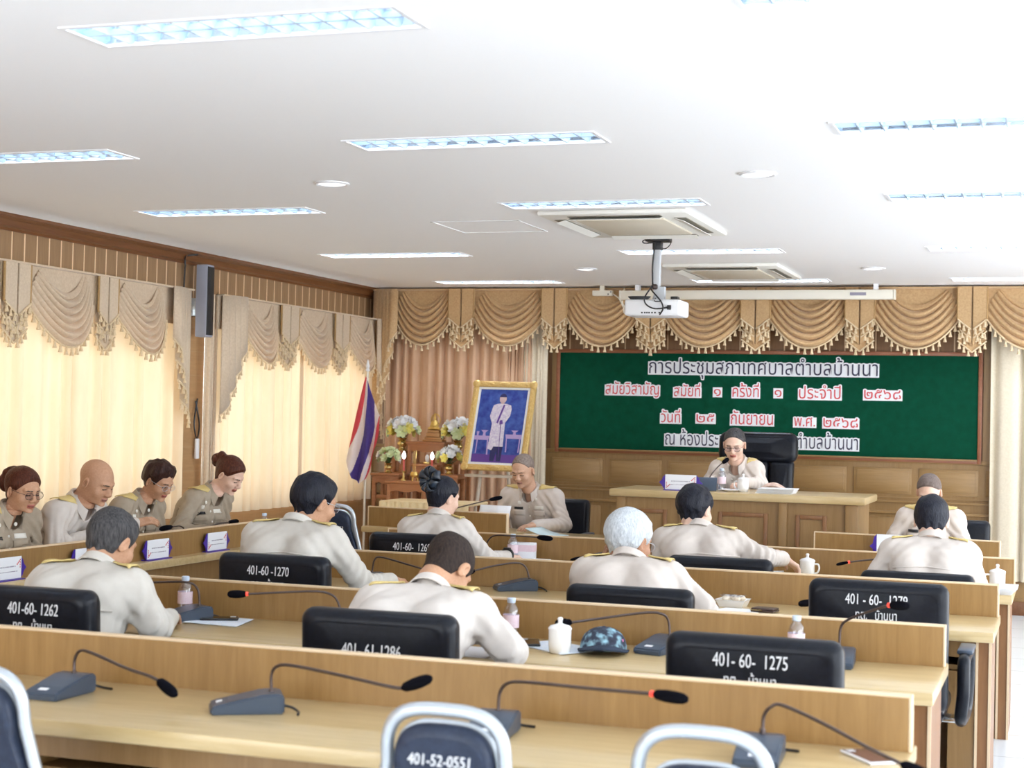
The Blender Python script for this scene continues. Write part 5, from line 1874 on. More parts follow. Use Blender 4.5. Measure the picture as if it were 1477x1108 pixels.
def microphone(key, label, ang, ztab=T, ring=False, cable=True, thin=1.0, slim=1.0):
    """gooseneck delegate microphone: wedge base turned by ang (degrees), neck given in room coordinates"""
    pts = NECKS[key]
    fx, fy, fz = pts[0]
    t = thing('microphone', label, 'microphone', (fx, fy, ztab), 0, 'gooseneck desk microphones')
    b = MB()
    b.at((0, 0, 0), (0, 0, R(ang)))
    hw, y0, y1 = 0.058, -0.175, 0.035
    prof = [(y0, 0.0), (y1, 0.0), (y1, 0.050), (y1 - 0.012, 0.058), (y1 - 0.06, 0.057), (y0 + 0.012, 0.027), (y0, 0.020)]
    bm = bmesh.new()
    vs = [bm.verts.new((s * hw, y, z)) for s in (-1, 1) for y, z in prof]
    n = len(prof)
    bm.faces.new(vs[:n][::-1]); bm.faces.new(vs[n:])
    for i in range(n):
        j = (i + 1) % n
        bm.faces.new((vs[i], vs[j], vs[n + j], vs[n + i]))
    bmesh.ops.recalc_face_normals(bm, faces=list(bm.faces))
    bmesh.ops.bevel(bm, geom=list(bm.edges), offset=0.005, segments=2, affect='EDGES')
    b.addbm(bm)
    base = b.build('base', M['grey_plastic'], t)
    b = MB(); b.at((0, 0, 0), (0, 0, R(ang)))
    b.at((0, 0, 0), (0, 0, R(ang)))
    b.add([(-0.02, -0.158, 0.0290), (0.012, -0.158, 0.0290), (0.012, -0.140, 0.0330), (-0.02, -0.140, 0.0330)], [(0, 1, 2, 3)])
    b.build('button', M['white'], base, 0)
    b = MB(); b.at((0, 0, 0), (0, 0, R(ang)))
    b.add([(-0.045, -0.125, 0.0362), (0.045, -0.125, 0.0362), (0.045, -0.075, 0.0471), (-0.045, -0.075, 0.0471)], [(0, 1, 2, 3)])
    b.build('speaker_grille', M['black'] if False else M['grey_plastic'], base, 0)
    P_ = [(0, 0, 0.05)] + [(x - fx, y - fy, z - ztab) for x, y, z in pts[:-1]]
    P_[1] = (0, 0, max(0.062, P_[1][2]))
    cv = cat(P_, 8)
    b = MB(); b.tube(cv, [0.0085 if i < 8 else 0.0048 * thin for i in range(len(cv))], 8); b.build('gooseneck', M['neck'], t, 60)
    e = Vector(cv[-1])
    h = Vector(pts[-1]) - Vector((fx, fy, ztab))
    d = (h - e).normalized()
    b = MB()
    L_, r_ = max(0.05, (h - e).length + 0.015), 0.0165 * slim
    prof = [(0.35, 0.0), (0.8, 0.12), (1.0, 0.4), (1.0, 0.65), (0.85, 0.86), (0.5, 0.97), (0.05, 1.0)]
    line = [tuple(e + d * (L_ * q)) for _, q in prof]
    b.tube(line, [r_ * p for p, _ in prof], 14)
    b.build('windscreen', M['foam'], t, 60)
    if ring:
        b = MB(); b.tube([tuple(e - d * 0.006), tuple(e + d * 0.004)], 0.0085, 12); b.build('light_ring', M['red_led'], t)
    if cable:
        b = MB(); b.at((0, 0, 0), (0, 0, R(ang)))
        b.tube(cat([(0.02, 0.034, 0.02), (0.03, 0.06, 0.014), (0.055, 0.075, 0.006), (0.09, 0.07, 0.005)]), 0.004, 6)
        b.build('cable', M['black'], t)
    return t


microphone('m1', 'desk microphone at the left of the front row desk, its neck drooping right', 0)
microphone('m2', 'desk microphone second from the left on the front row desk, seen from its side', -58)
microphone('m3', 'desk microphone behind the lettered stacking chair, with a red ring on its long neck', 6, ring=True)
microphone('m4', 'desk microphone beside the white phone at the right of the front row desk', 4)
microphone('r2a', 'desk microphone before the greying person at the front left', -30)
microphone('r2b', 'desk microphone with red ring whose neck lies behind the papers and phone, second row', 0, ring=True)
microphone('r2c', 'desk microphone right of the dark cap on the second row desk', -16)
microphone('r2d', 'desk microphone with red ring rising before the chair lettered 1279', 4, ring=True)
microphone('r3a', 'desk microphone on the third row desk, right of the person bent low', -58)
microphone('r3b', 'desk microphone on the third row desk, right of the person with glasses', 50)
microphone('r3c', 'desk microphone half hidden by the chair lettered 1279', 0)
microphone('r4a', 'desk microphone before the person with the bow at the last row', 10)
microphone('r4b', 'thin desk microphone behind the silver-haired person, on the last row desk', 0, ring=False, slim=0.5)
microphone('r4c', 'desk microphone with red ring before the young person at the right end', 0, ring=True, slim=0.55)
microphone('chm', 'desk microphone of the chairing person on the dais desk', 180, 1.12)
microphone('off', 'desk microphone of the grey balding person before the altar', 170)
microphone('l1', 'desk microphone on the window desk by the phone hand of the bald person', 90)
microphone('l2', 'desk microphone on the window desk before the person with a high bun', 90)

# ------------------------------------------------------------------ cups, bottles and other table things
M['bottle'] = bpy.data.materials.new('clear_bottle')
M['bottle'].use_nodes = True
_n = M['bottle'].node_tree
_n.nodes.remove(_n.nodes['Principled BSDF'])
_t = _n.nodes.new('ShaderNodeBsdfTransparent'); _t.inputs[0].default_value = (0.90, 0.92, 0.97, 1)
_g = _n.nodes.new('ShaderNodeBsdfGlossy'); _g.inputs['Roughness'].default_value = 0.05
_m = _n.nodes.new('ShaderNodeMixShader'); _m.inputs[0].default_value = 0.16
_n.links.new(_t.outputs[0], _m.inputs[1]); _n.links.new(_g.outputs[0], _m.inputs[2]); _n.links.new(_m.outputs[0], _n.nodes['Material Output'].inputs[0])
M['pink_label'] = noise_colour(mat_new('pink_white_label', (0.8, 0.6, 0.68), 0.5), (0.78, 0.52, 0.62), (0.88, 0.80, 0.84), nscale=50)[0]
M['blue_cap'] = mat_new('pale_blue_cap', (0.55, 0.65, 0.80), 0.4)


def bottle(label, loc, first=[None]):
    if first[0] is not None:
        return dup(first[0], loc, 0, label)
    t = thing('water_bottle', label, 'bottle', loc, 0, 'small water bottles')
    b = MB(); b.lathe([(0.024, 0.0), (0.030, 0.004), (0.031, 0.02), (0.028, 0.03), (0.031, 0.04), (0.031, 0.115), (0.027, 0.130), (0.016, 0.146), (0.0135, 0.152)], 18, capt=False); b.build('body', M['bottle'], t, 60)
    b = MB(); b.lathe([(0.0318, 0.055), (0.0318, 0.105)], 18, capb=False, capt=False); b.build('label', M['pink_label'], t)
    b = MB(); b.lathe([(0.0155, 0.150), (0.0165, 0.153), (0.0165, 0.167), (0.014, 0.169)], 16); b.build('cap', M['blue_cap'], t)
    first[0] = t
    return t


bottle('small water bottle with a pink label behind the microphone at the front left', (-3.50, 5.98, T))
bottle('small water bottle with a pink label beside the person bent low', (-2.03, 5.93, T))
bottle('small water bottle whose cap shows above the empty chair lettered 1275', (-0.925, 5.93, T))
bottle('small water bottle at the elbow of the person with the bow', (-3.135, 9.16, T))
bottle('small water bottle on the dais desk before the chairing person', (-2.405, 11.75, 1.12))
bottle('small water bottle at the far end of the window desk', (-5.22, 9.95, T))


def cup(label, loc, rz, first=[None]):
    if first[0] is not None:
        return dup(first[0], loc, rz, label)
    t = thing('lidded_cup', label, 'cup', loc, rz, 'white lidded porcelain cups')
    b = MB(); b.lathe([(0.030, 0.0), (0.038, 0.004), (0.042, 0.03), (0.0425, 0.085), (0.041, 0.09)], 24); b.build('body', M['porcelain'], t, 60)
    b = MB(); b.lathe([(0.0445, 0.089), (0.0445, 0.094), (0.036, 0.103), (0.014, 0.109), (0.008, 0.112), (0.0085, 0.122), (0.011, 0.128), (0.006, 0.134)], 24); b.build('lid', M['porcelain'], t, 60)
    b = MB(); b.tube(cat([(0.040, 0, 0.075), (0.062, 0, 0.074), (0.068, 0, 0.05), (0.058, 0, 0.028), (0.040, 0, 0.022)]), 0.0055, 8); b.build('handle', M['porcelain'], t)
    first[0] = t
    return t


cup('white lidded porcelain cup on the second row desk, left of the dark cap', (-1.765, 5.72, T), R(95))
cup('white lidded porcelain cup right of the stretched out hand, last row', (-1.385, 9.23, T), R(-5))
cup('white lidded porcelain cup at the right end of the last row desk', (-0.345, 9.14, T), R(190))
cup('white lidded porcelain cup on the dais desk before the chairing person', (-2.24, 11.73, 1.12), R(175))
cup('white lidded porcelain cup between the two people at the near end of the window desk', (-5.25, 8.02, T), R(0))

t = thing('saucer', 'white saucer with a spoon left of the cup, beside the stretched out hand', 'saucer', (-1.57, 9.22, T))
b = MB(); b.lathe([(0.035, 0), (0.05, 0.004), (0.072, 0.014), (0.070, 0.016), (0.045, 0.007)], 24); b.build('dish', M['porcelain'], t)
b = MB(); b.tube([(-0.04, 0, 0.018), (0.05, 0.02, 0.024)], [0.006, 0.0025], 6); b.build('spoon', M['chrome'], t)
t = thing('saucer', 'white saucer on the dais desk left of the lidded cup', 'saucer', (-2.33, 11.70, 1.12))
b = MB(); b.lathe([(0.035, 0), (0.05, 0.004), (0.072, 0.014), (0.070, 0.016), (0.045, 0.007)], 24); b.build('dish', M['porcelain'], t)

M['blue_paper'] = noise_colour(mat_new('printed_paper', (0.8, 0.85, 0.92), 0.7), (0.62, 0.74, 0.90), (0.88, 0.91, 0.96), nscale=12, detail=6)[0]
M['blue_book'] = mat_new('pale_blue_booklet', (0.62, 0.80, 0.86), 0.5)
M['screen_dark'] = mat_new('dark_phone_glass', (0.02, 0.018, 0.02), 0.12)
M['screen_red'] = mat_new('reddish_phone_back', (0.13, 0.055, 0.055), 0.15)


def sheets(label, corners, z, mat, n=2, th=0.0012, group=None, name='papers'):
    t = thing(name, label, 'papers', (corners[0][0], corners[0][1], z), 0, group)
    for k in range(n):
        b = MB()
        ox, oy = corners[0]
        j = 0.006 * k
        pts = [(x - ox + j, y - oy - j) for x, y in corners]
        b.prism(pts, k * th * 1.6, k * th * 1.6 + th, 'Z')
        b.build('sheet', mat if k == n - 1 else M['paper'], t)
    return t


sheets('printed papers under the phone, second row desk, right of the greying person', [(-3.41, 5.80), (-3.15, 5.78), (-3.20, 6.02), (-3.42, 6.02)], T, M['blue_paper'], 3)
sheets('printed papers behind the white lidded cup, second row desk', [(-1.99, 5.86), (-1.75, 5.68), (-1.64, 5.86), (-1.90, 6.02)], T, M['blue_paper'], 3)
sheets('white papers under the arm of the person bent low', [(-2.14, 5.48), (-1.97, 5.47), (-1.97, 5.72), (-2.14, 5.72)], T, M['paper'], 2)
sheets('white papers with a dark wallet on them, third row desk', [(-1.56, 7.30), (-1.33, 7.28), (-1.33, 7.46), (-1.50, 7.48)], T, M['paper'], 2)
sheets('papers before the person with the bow, beside the watch hand', [(-3.22, 9.0), (-2.93, 8.98), (-2.93, 9.24), (-3.2, 9.26)], T, M['paper'], 4, 0.004)
sheets('white papers at the right end of the last row desk, by the cup', [(-0.345, 8.83), (-0.262, 8.83), (-0.262, 9.10), (-0.345, 9.10)], T, M['paper'], 6, 0.004)
sheets('white papers before the person with a high bun at the window desk', [(-5.42, 9.72), (-5.18, 9.62), (-5.14, 10.10), (-5.38, 10.14)], T, M['paper'], 10, 0.006)
sheets('white documents on the dais desk right of the cup', [(-2.13, 11.62), (-1.87, 11.62), (-1.87, 11.86), (-2.13, 11.86)], 1.12, M['paper'], 5, 0.005)
sheets('white papers on the dais desk under the hands of the chairing person', [(-2.56, 11.93), (-2.34, 11.93), (-2.34, 12.18), (-2.56, 12.18)], 1.12, M['paper'], 2)
sheets('papers on the low table right of the grey balding person, under the booklet', [(-3.88, 11.36), (-3.66, 11.36), (-3.66, 11.60), (-3.88, 11.60)], 0.745, M['paper'], 2)
t = thing('booklet', 'open pale blue booklet on the low table beside the grey balding person', 'booklet', (-3.66, 11.48, 0.752), R(-12))
b = MB()
b.grid([[(-0.12 + 0.24 * i / 10, y, 0.004 + 0.05 * (1 - i / 10) ** 2 * (1 if i < 9 else 0.6)) for i in range(11)] for y in (-0.12, 0.0, 0.12)])
o = b.build('cover', M['blue_book'], t, 60)
md = o.modifiers.new('thickness', 'SOLIDIFY'); md.thickness = 0.004
t = thing('held_paper', 'white sheet held upright before the grey balding person', 'papers', (-4.14, 11.66, T), R(-8))
b = MB()
b.grid([[(-0.13 + 0.26 * i / 8, 0.06 * (1 - k / 4) * -1 + 0.012 * math.sin(i), 0.005 + 0.185 * k / 4) for i in range(9)] for k in range(5)])
o = b.build('sheet', M['paper'], t, 60)
md = o.modifiers.new('thickness', 'SOLIDIFY'); md.thickness = 0.0015


def phone(label, loc, rz, body, face, w=0.075, l=0.155):
    t = thing('phone', label, 'phone', loc, rz)
    b = MB(); b.box((-w / 2, -l / 2, 0), (w / 2, l / 2, 0.0085), 0.004, 3); b.build('body', body, t)
    b = MB(); b.box((-w / 2 + 0.004, -l / 2 + 0.006, 0.0084), (w / 2 - 0.004, l / 2 - 0.006, 0.0090)); b.build('screen', face, t)
    b = MB(); b.box((-w / 2 + 0.008, l / 2 - 0.035, 0.0090), (-w / 2 + 0.03, l / 2 - 0.012, 0.0102), 0.0005); b.build('camera_bump', M['grey_light'], t)
    return t


phone('dark phone lying on the printed papers, second row desk', (-3.30, 5.92, T + 0.0062), R(-65), M['black'], M['screen_dark'])
phone('dark phone leaning on the papers behind the bottle, second row desk', (-1.93, 5.87, T + 0.0062), R(20), M['black'], M['screen_dark'])
phone('white phone with a reddish back, front row desk at the bottom right', (-0.475, 4.31, T), R(35), M['white'], M['screen_red'], 0.085, 0.17)
t = thing('wallet', 'dark brown wallet on the white papers, third row desk', 'wallet', (-1.30, 7.40, T + 0.004), R(-10))
b = MB(); b.box((-0.055, -0.045, 0), (0.055, 0.045, 0.009), 0.004); b.box((-0.053, -0.043, 0.0095), (0.053, 0.043, 0.018), 0.004); b.build('leather', mat_new('brown_leather', (0.05, 0.025, 0.02), 0.4), t)
b = MB(); b.box((-0.056, -0.046, 0.008), (0.0, 0.046, 0.0105), 0.001); b.build('edge_strip', M['brass'], t)
t = thing('pen', 'white pen lying right of the person with glasses, third row desk', 'pen', (-3.28, 7.42, T), R(40))
b = MB(); b.tube([(-0.06, 0, 0.006), (0.05, 0, 0.006)], 0.0045, 8); b.build('barrel', M['white'], t)
b = MB(); b.tube([(0.05, 0, 0.006), (0.068, 0, 0.006)], [0.0045, 0.001], 8); b.build('tip', M['chrome'], t)

# white foam tray with a wrapped lid on it
t = thing('foam_tray', 'white foam food tray with clear wrap on the third row desk', 'tray', (-1.48, 7.56, T), R(-4))
b = MB()
def ring(h, w, z): return [(-w, -h, z), (w, -h, z), (w, h, z), (-w, h, z)]
b.grid([ring(0.045, 0.055, 0.0), ring(0.06, 0.07, 0.035), ring(0.064, 0.074, 0.035), ring(0.058, 0.066, 0.030), ring(0.044, 0.053, 0.004)], closed_u=True)
b.add(ring(0.045, 0.055, 0.0), [(3, 2, 1, 0)]); b.add(ring(0.044, 0.053, 0.004), [(0, 1, 2, 3)])
b.build('tray', M['porcelain'], t)
b = MB()
for k, (x, y) in enumerate(((-0.03, -0.02), (0.02, -0.015), (0.0, 0.02), (0.035, 0.022), (-0.035, 0.025))):
    b.ball((x, y, 0.038), 0.021, 8, 6, (1, 1, 0.7))
b.build('food', cloth('pale_food', (0.75, 0.62, 0.45), (0.85, 0.78, 0.66)), t)
b = MB(); b.grid([[(-0.055 + 0.11 * i / 6, -0.045 + 0.09 * j / 6, 0.052 + 0.006 * math.sin(i * 2.1 + j * 1.7)) for i in range(7)] for j in range(7)]); b.build('clear_wrap', M['bottle'], t, 60)
t = thing('plastic_bag', 'crumpled white plastic bag at the elbow of the silver-haired person', 'bag', (-1.58, 7.36, T))
b = MB()
rows = []
for i in range(7):
    z = 0.042 * math.sin(PI * 0.5 * i / 6)
    r = 0.062 * math.cos(PI * 0.5 * i / 6 * 0.96)
    rows.append([(r * math.cos(a) * (1 + 0.18 * math.sin(3 * a + i)), r * math.sin(a) * (1 + 0.16 * math.cos(4 * a - i)), z + 0.006 * math.sin(5 * a + i)) for a in [2 * PI * k / 22 for k in range(22)]])
rows[0] = [(x, y, 0) for x, y, z in rows[0]]
b.grid(rows, closed_u=True); b.add(rows[-1], [list(range(22))])
b.build('film', mat_new('white_film', (0.80, 0.82, 0.85), 0.25), t, 60)

t = thing('paper_box', 'small pink and white paper box beside the watch hand, last row desk', 'box', (-3.09, 9.22, T + 0.02), R(8))
b = MB(); b.box((-0.075, -0.045, 0), (0.075, 0.045, 0.095), 0.003); b.build('carton', M['paper'], t)
b = MB(); b.box((-0.0755, -0.0455, 0.045), (0.0755, 0.0455, 0.085)); b.build('printed_band', M['pink_label'], t)
b = MB(); b.box((-0.04, -0.012, 0.0945), (0.04, 0.012, 0.0955)); b.build('slot', M['ink_grey'], t)

# baseball cap, brim to the viewer
M['camo'] = noise_colour(mat_new('blue_camouflage_cloth', (0.02, 0.03, 0.05), 0.8), (0.012, 0.016, 0.03), (0.30, 0.52, 0.62), (30, 30, 30), 1.0, 2.0, 0.5, c3=(0.03, 0.04, 0.07))[0]
M['navy_cloth'] = cloth('navy_cloth', (0.02, 0.03, 0.055), (0.035, 0.05, 0.08))
t = thing('baseball_cap', 'dark blue camouflage baseball cap on the second row desk', 'cap', (-1.62, 5.80, T), R(14))
b = MB()
rows = []
for i in range(9):
    a = PI / 2 * i / 8
    rows.append([(0.088 * math.cos(a) ** 0.8 * math.cos(q), 0.100 * math.cos(a) ** 0.8 * math.sin(q) + 0.03, 0.014 + 0.080 * math.sin(a)) for q in [2 * PI * k / 28 for k in range(28)]])
b.grid(rows, closed_u=True); b.add(rows[-1], [list(range(28))])
cr = b.build('crown', M['camo'], t, 60)
b = MB(); b.ball((0, 0.03, 0.093), 0.008, 8, 6, (1, 1, 0.6)); b.build('top_button', M['navy_cloth'], cr)
b = MB()
rows = []
for i in range(6):
    f = i / 5
    row = []
    for k in range(17):
        a = PI + PI * k / 16
        x = (0.088 + 0.006 * f) * math.cos(a)
        y = 0.03 + 0.10 * math.sin(a) * (1 + 0.70 * f)
        row.append((x, y, 0.004 + (0.030 + 0.006 * f - 0.012 * f * f) * (1 - (x / 0.095) ** 2)))
    rows.append(row)
b.grid(rows)
br = b.build('brim', M['navy_cloth'], t, 60)
md = br.modifiers.new('thickness', 'SOLIDIFY'); md.thickness = 0.006
b = MB(); b.box((0.055, -0.012, 0.045), (0.075, -0.006, 0.055), 0.002); b.build('pink_tag', mat_new('pink_patch', (0.75, 0.25, 0.5), 0.6), cr)

# wrist watch and phone in hand are worn or held: the watch belongs to the writer
wb_root, wMh, wsc = w_bow
b = MB()
b.tube([(0.30 + 0.036 * math.cos(a), 0.485, 0.815 + 0.034 * math.sin(a)) for a in [2 * PI * k / 16 for k in range(16)]], 0.008, 6, closed=True)
b.box((0.28, 0.47, 0.845), (0.32, 0.50, 0.858), 0.004)
b.build('wristwatch', M['black'], wb_root)
# satin bow on the updo
M['satin'] = mat_new('blue_black_satin', (0.012, 0.022, 0.040), 0.28, spec=0.7)
b = MB()
for ang, ln, wd in ((20, 0.085, 0.055), (160, 0.085, 0.055), (65, 0.07, 0.05), (115, 0.075, 0.05), (-25, 0.07, 0.045), (205, 0.07, 0.045), (-70, 0.075, 0.04), (250, 0.075, 0.04)):
    ca, sa = math.cos(R(ang)), math.sin(R(ang))
    rows = []
    for i in range(13):
        f = i / 12
        rr = ln * math.sin(PI * f)
        lift = 0.024 * math.sin(2 * PI * f) + 0.018 * math.sin(PI * f)
        row = []
        for v in (-1, -0.33, 0.33, 1):
            wv = wd * (0.25 + 0.75 * math.sin(PI * f)) * v * 0.5
            row.append((rr * ca - wv * sa, -0.108 - lift - 0.006 * (1 - v * v), 0.083 + rr * sa + wv * ca))
        rows.append(row)
    b.grid(rows)
b.ball((0, -0.135, 0.083), 0.016, 10, 6, (1, 0.7, 1))
b.v = [tuple(wMh @ Vector(p)) for p in b.v]
o = b.build('hair_bow', M['satin'], wb_root, 60)
md = o.modifiers.new('thickness', 'SOLIDIFY'); md.thickness = 0.003
t = thing('phone', 'phone held in the hand of the bald person at the window desk', 'phone', (-5.29, 8.235, 0.955), R(30))
b = MB(); b.at((0, 0, 0), (R(62), 0, 0)); b.box((-0.036, -0.07, -0.004), (0.036, 0.07, 0.004), 0.003); b.build('body', M['black'], t)
b = MB(); b.at((0, 0, 0), (R(62), 0, 0)); b.box((-0.032, -0.064, 0.004), (0.032, 0.064, 0.0046)); b.build('screen', M['screen_dark'], t)

# ------------------------------------------------------------------ name plates
M['flower_red'] = mat_new('corner_ornament', (0.62, 0.12, 0.14), 0.6)


def nameplate(label, loc, rz, w=0.235, h=0.115, first={}):
    key = w
    if key in first:
        return dup(first[key], loc, rz, label)
    t = thing('name_plate', label, 'name plate', loc, rz, 'purple-ended name plates')
    lean = -0.12
    e = 0.045
    zc = h / 2
    poly = [(-w / 2, 0.004), (w / 2, 0.004), (w / 2 + e * 0.35, 0.022), (w / 2 + e * 0.55, zc - 0.018), (w / 2 + e, zc), (w / 2 + e * 0.55, zc + 0.018), (w / 2 + e * 0.35, h - 0.018), (w / 2, h),
            (-w / 2, h), (-w / 2 - e * 0.35, h - 0.018), (-w / 2 - e * 0.55, zc + 0.018), (-w / 2 - e, zc), (-w / 2 - e * 0.55, zc - 0.018), (-w / 2 - e * 0.35, 0.022)]
    b = MB(); b.prism(poly, 0.0, 0.006, 'Y')
    b.box((-w / 2 - 0.01, -0.022, 0.0), (w / 2 + 0.01, 0.03, 0.006), 0.002)
    st = b.build('stand', M['purple'], t)
    b = MB(); b.box((-w / 2 + 0.002, -0.0035, 0.008), (w / 2 - 0.002, 0.0, h + 0.002)); b.build('card', M['paper'], t)
    b = MB()
    rg = random.Random(3)
    for z, x0, x1, s in ((h * 0.60, -0.30, 0.28, 0.006), (h * 0.38, -0.36, 0.36, 0.004)):
        x = x0 * w
        while x < x1 * w:
            l = rg.uniform(0.003, 0.008)
            b.box((x, -0.0042, z - s / 2), (x + l, -0.0034, z + s / 2))
            x += l + rg.choice((0.0015, 0.002, 0.002, 0.006))
    b.build('lettering', M['ink_grey'], t)
    b = MB()
    for s in (-1, 1):
        for k in range(4):
            b.box((s * (w / 2 - 0.012 - 0.008 * k) - 0.004, -0.0042, (h - 0.02 - 0.007 * k) if s > 0 else 0.018 + 0.007 * k), (s * (w / 2 - 0.012 - 0.008 * k) + 0.004, -0.0034, (h - 0.012 - 0.007 * k) if s > 0 else 0.026 + 0.007 * k))
            b.box((s * (w / 2 - 0.012) - 0.003, -0.0042, (h - 0.02 - 0.012 * k) if s > 0 else 0.018 + 0.012 * k), (s * (w / 2 - 0.012) + 0.003, -0.0034, (h - 0.012 - 0.012 * k) if s > 0 else 0.026 + 0.012 * k))
    b.build('corner_ornament', M['flower_red'], t)
    first[key] = t
    return t


for y, lab in ((6.74, 'white name plate on the window desk ledge, at the left edge of the picture'),
               (7.44, 'white name plate half hidden behind the greying person at the front left'),
               (8.145, 'white name plate on the window desk ledge, under the hand with the phone'),
               (8.83, 'white name plate on the window desk ledge, below the person with a high bun'),
               (9.52, 'white name plate on the window desk ledge, half hidden by the person with glasses')):
    nameplate(lab, (-4.955, y, T), R(90))
nameplate('white name plate on the front of the dais desk', (-2.665, 11.545, 1.12), 0)
nameplate('wide white name plate before the desk right of the dais', (-1.02, 10.755, T + 0.0), R(-7), 0.30, 0.158)
nameplate('white name plate on the small desk before the altar, behind the person with the bow', (-4.50, 11.375, T), R(-9))
# grey folder seen behind the black-haired person
t = thing('tablet', 'dark grey tablet on the dais desk beside the name plate', 'tablet', (-2.50, 11.66, 1.12), R(5))
b = MB(); b.at((0, 0, 0.0), (R(62), 0, 0)); b.box((-0.075, 0, 0), (0.075, 0.11, 0.008), 0.003); b.build('body', M['grey_plastic'], t)
t = thing('cloth', 'pinkish folded cloth on the dais desk right of the chairing person', 'cloth', (-2.05, 11.95, 1.12))
b = MB()
rows = []
for i in range(7):
    rows.append([(-0.11 + 0.22 * k / 12, -0.05 + 0.1 * i / 6, 0.012 + 0.075 * math.sin(PI * k / 12) * (0.6 + 0.4 * math.sin(i * 1.3)) * (1 - 0.5 * k / 12)) for k in range(13)])
b.grid(rows)
o = b.build('fabric', cloth('pink_beige_cloth', (0.70, 0.48, 0.40), (0.82, 0.62, 0.52)), t, 60)
md = o.modifiers.new('thickness', 'SOLIDIFY'); md.thickness = 0.008

# ------------------------------------------------------------------ wall loudspeaker and its leads
t = thing('loudspeaker', 'tall grey column loudspeaker on the left wall between the windows', 'loudspeaker', (XL, 11.2, 2.49))
b = MB(); b.box((0.085, -0.055, -0.285), (0.185, 0.055, 0.285), 0.008); b.build('cabinet', mat_new('blue_grey_cabinet', (0.34, 0.36, 0.44), 0.5), t)
b = MB(); b.box((0.182, -0.05, -0.27), (0.190, 0.05, 0.27), 0.003); b.build('grille', M['black'], t)
b = MB(); b.box((0.0, -0.05, -0.12), (0.09, 0.04, 0.02), 0.004); b.build('bracket', M['steel'], t)
t = thing('cable', 'black cable hanging down the left wall beside the loudspeaker', 'cable', (XL + 0.012, 11.06, 0.9))
b = MB(); b.tube(cat([(0.10, 0.06, 1.95), (0.03, 0.0, 1.93), (0.01, 0.02, 1.86), (0.012, 0.0, 1.4), (0.008, 0.015, 0.9), (0.008, 0.0, 0.5), (0.008, 0.03, 0.0)]), 0.007, 6); b.build('lead', M['black'], t)
b = MB(); b.tube(cat([(0.03, 0.0, 1.95), (0.05, -0.05, 1.90), (0.04, -0.03, 1.83), (0.02, 0.01, 1.86)]), 0.006, 6); b.build('loop', M['black'], t)
t = thing('cable', 'looped white and black leads hanging beside the farther window', 'cable', (XL + 0.02, 11.30, 1.1))
b = MB(); b.tube(cat([(0.0, 0.0, 0.6), (0.01, 0.05, 0.42), (0.01, 0.02, 0.3), (0.01, -0.03, 0.42), (0.0, 0.03, 0.62)]), 0.007, 6); b.build('lead', M['black'], t)
b = MB(); b.box((0.0, 0.0, 0.14), (0.02, 0.05, 0.30), 0.005); b.build('adapter', M['white'], t)

# ------------------------------------------------------------------ flag
M['flag_red'] = cloth('flag_red', (0.55, 0.05, 0.08), (0.62, 0.08, 0.11), 0.6, 0.05, 0.35, tcol=(0.75, 0.10, 0.12))
M['flag_white'] = cloth('flag_white', (0.80, 0.74, 0.78), (0.86, 0.82, 0.85), 0.6, 0.05, 0.35, tcol=(0.92, 0.84, 0.86))
M['flag_blue'] = cloth('flag_blue', (0.07, 0.05, 0.28), (0.10, 0.08, 0.34), 0.6, 0.05, 0.3, tcol=(0.12, 0.08, 0.45))
t = thing('flag', 'red, white and blue striped flag hanging limp on a pole beside the window', 'flag', (-6.11, 13.6, 0))
b = MB(); b.tube([(0, 0, 0.02), (0, 0, 2.03)], 0.011, 10); b.build('pole', M['ivory'], t)
b = MB(); b.lathe([(0.012, 2.02), (0.022, 2.03), (0.012, 2.05), (0.018, 2.07), (0.004, 2.13)], 12); b.build('finial', M['white'], t)
b = MB(); b.lathe([(0.15, 0.0), (0.15, 0.02), (0.05, 0.05), (0.02, 0.12)], 20); b.build('base', M['brass'], t)
NU, NV = 90, 80
segs = [0, 6, 12, 24, 30, 36]
fm = [M['flag_red'], M['flag_white'], M['flag_blue'], M['flag_white'], M['flag_red']]


def flag_pt(u, v):
    # left and right silhouettes of the hanging cloth and its slanted bottom edge
    xl = -0.012 - 0.165 * v ** 0.9
    xr = 0.012 + 0.13 * min(1, v / 0.55) ** 1.1 + (-0.02 if v > 0.8 else 0) * (v - 0.8) * 5
    zb = float(np.interp(u, [0, 0.15, 0.45, 0.62, 1.0], [1.19, 1.03, 0.98, 1.03, 1.36]))
    ztop = 1.975 - 0.05 * u
    x = xl + (xr - xl) * u
    z = ztop + (zb - ztop) * v
    y = -0.05 * v * math.sin(u * 2 * PI * 2.2 + 0.6) - 0.012
    x += 0.012 * v * math.sin(u * 2 * PI * 2.2)
    # the stripes run diagonally, drawn towards the hoist
    return (x, y, z)


b = MB()
vs = [[flag_pt(i / NU, j / NV) for i in range(NU + 1)] for j in range(NV + 1)]
flat = [p for r in vs for p in r]
base = len(b.v)
b.v.extend(flat)
for j in range(NV):
    for i in range(NU):
        a = j * (NU + 1) + i
        b.f.append((a, a + 1, a + NU + 2, a + NU + 1))
        u = (i + 0.5) / NU
        v = (j + 0.5) / NV
        s = 0.02 + u * (0.42 + 0.62 * v) + 0.20 * v * v
        s = min(max(s, 0), 0.999)
        b.mi.append(0 if s < 1 / 6 else 1 if s < 2 / 6 else 2 if s < 4 / 6 else 3 if s < 5 / 6 else 4)
b.build('cloth', fm, t, 180)

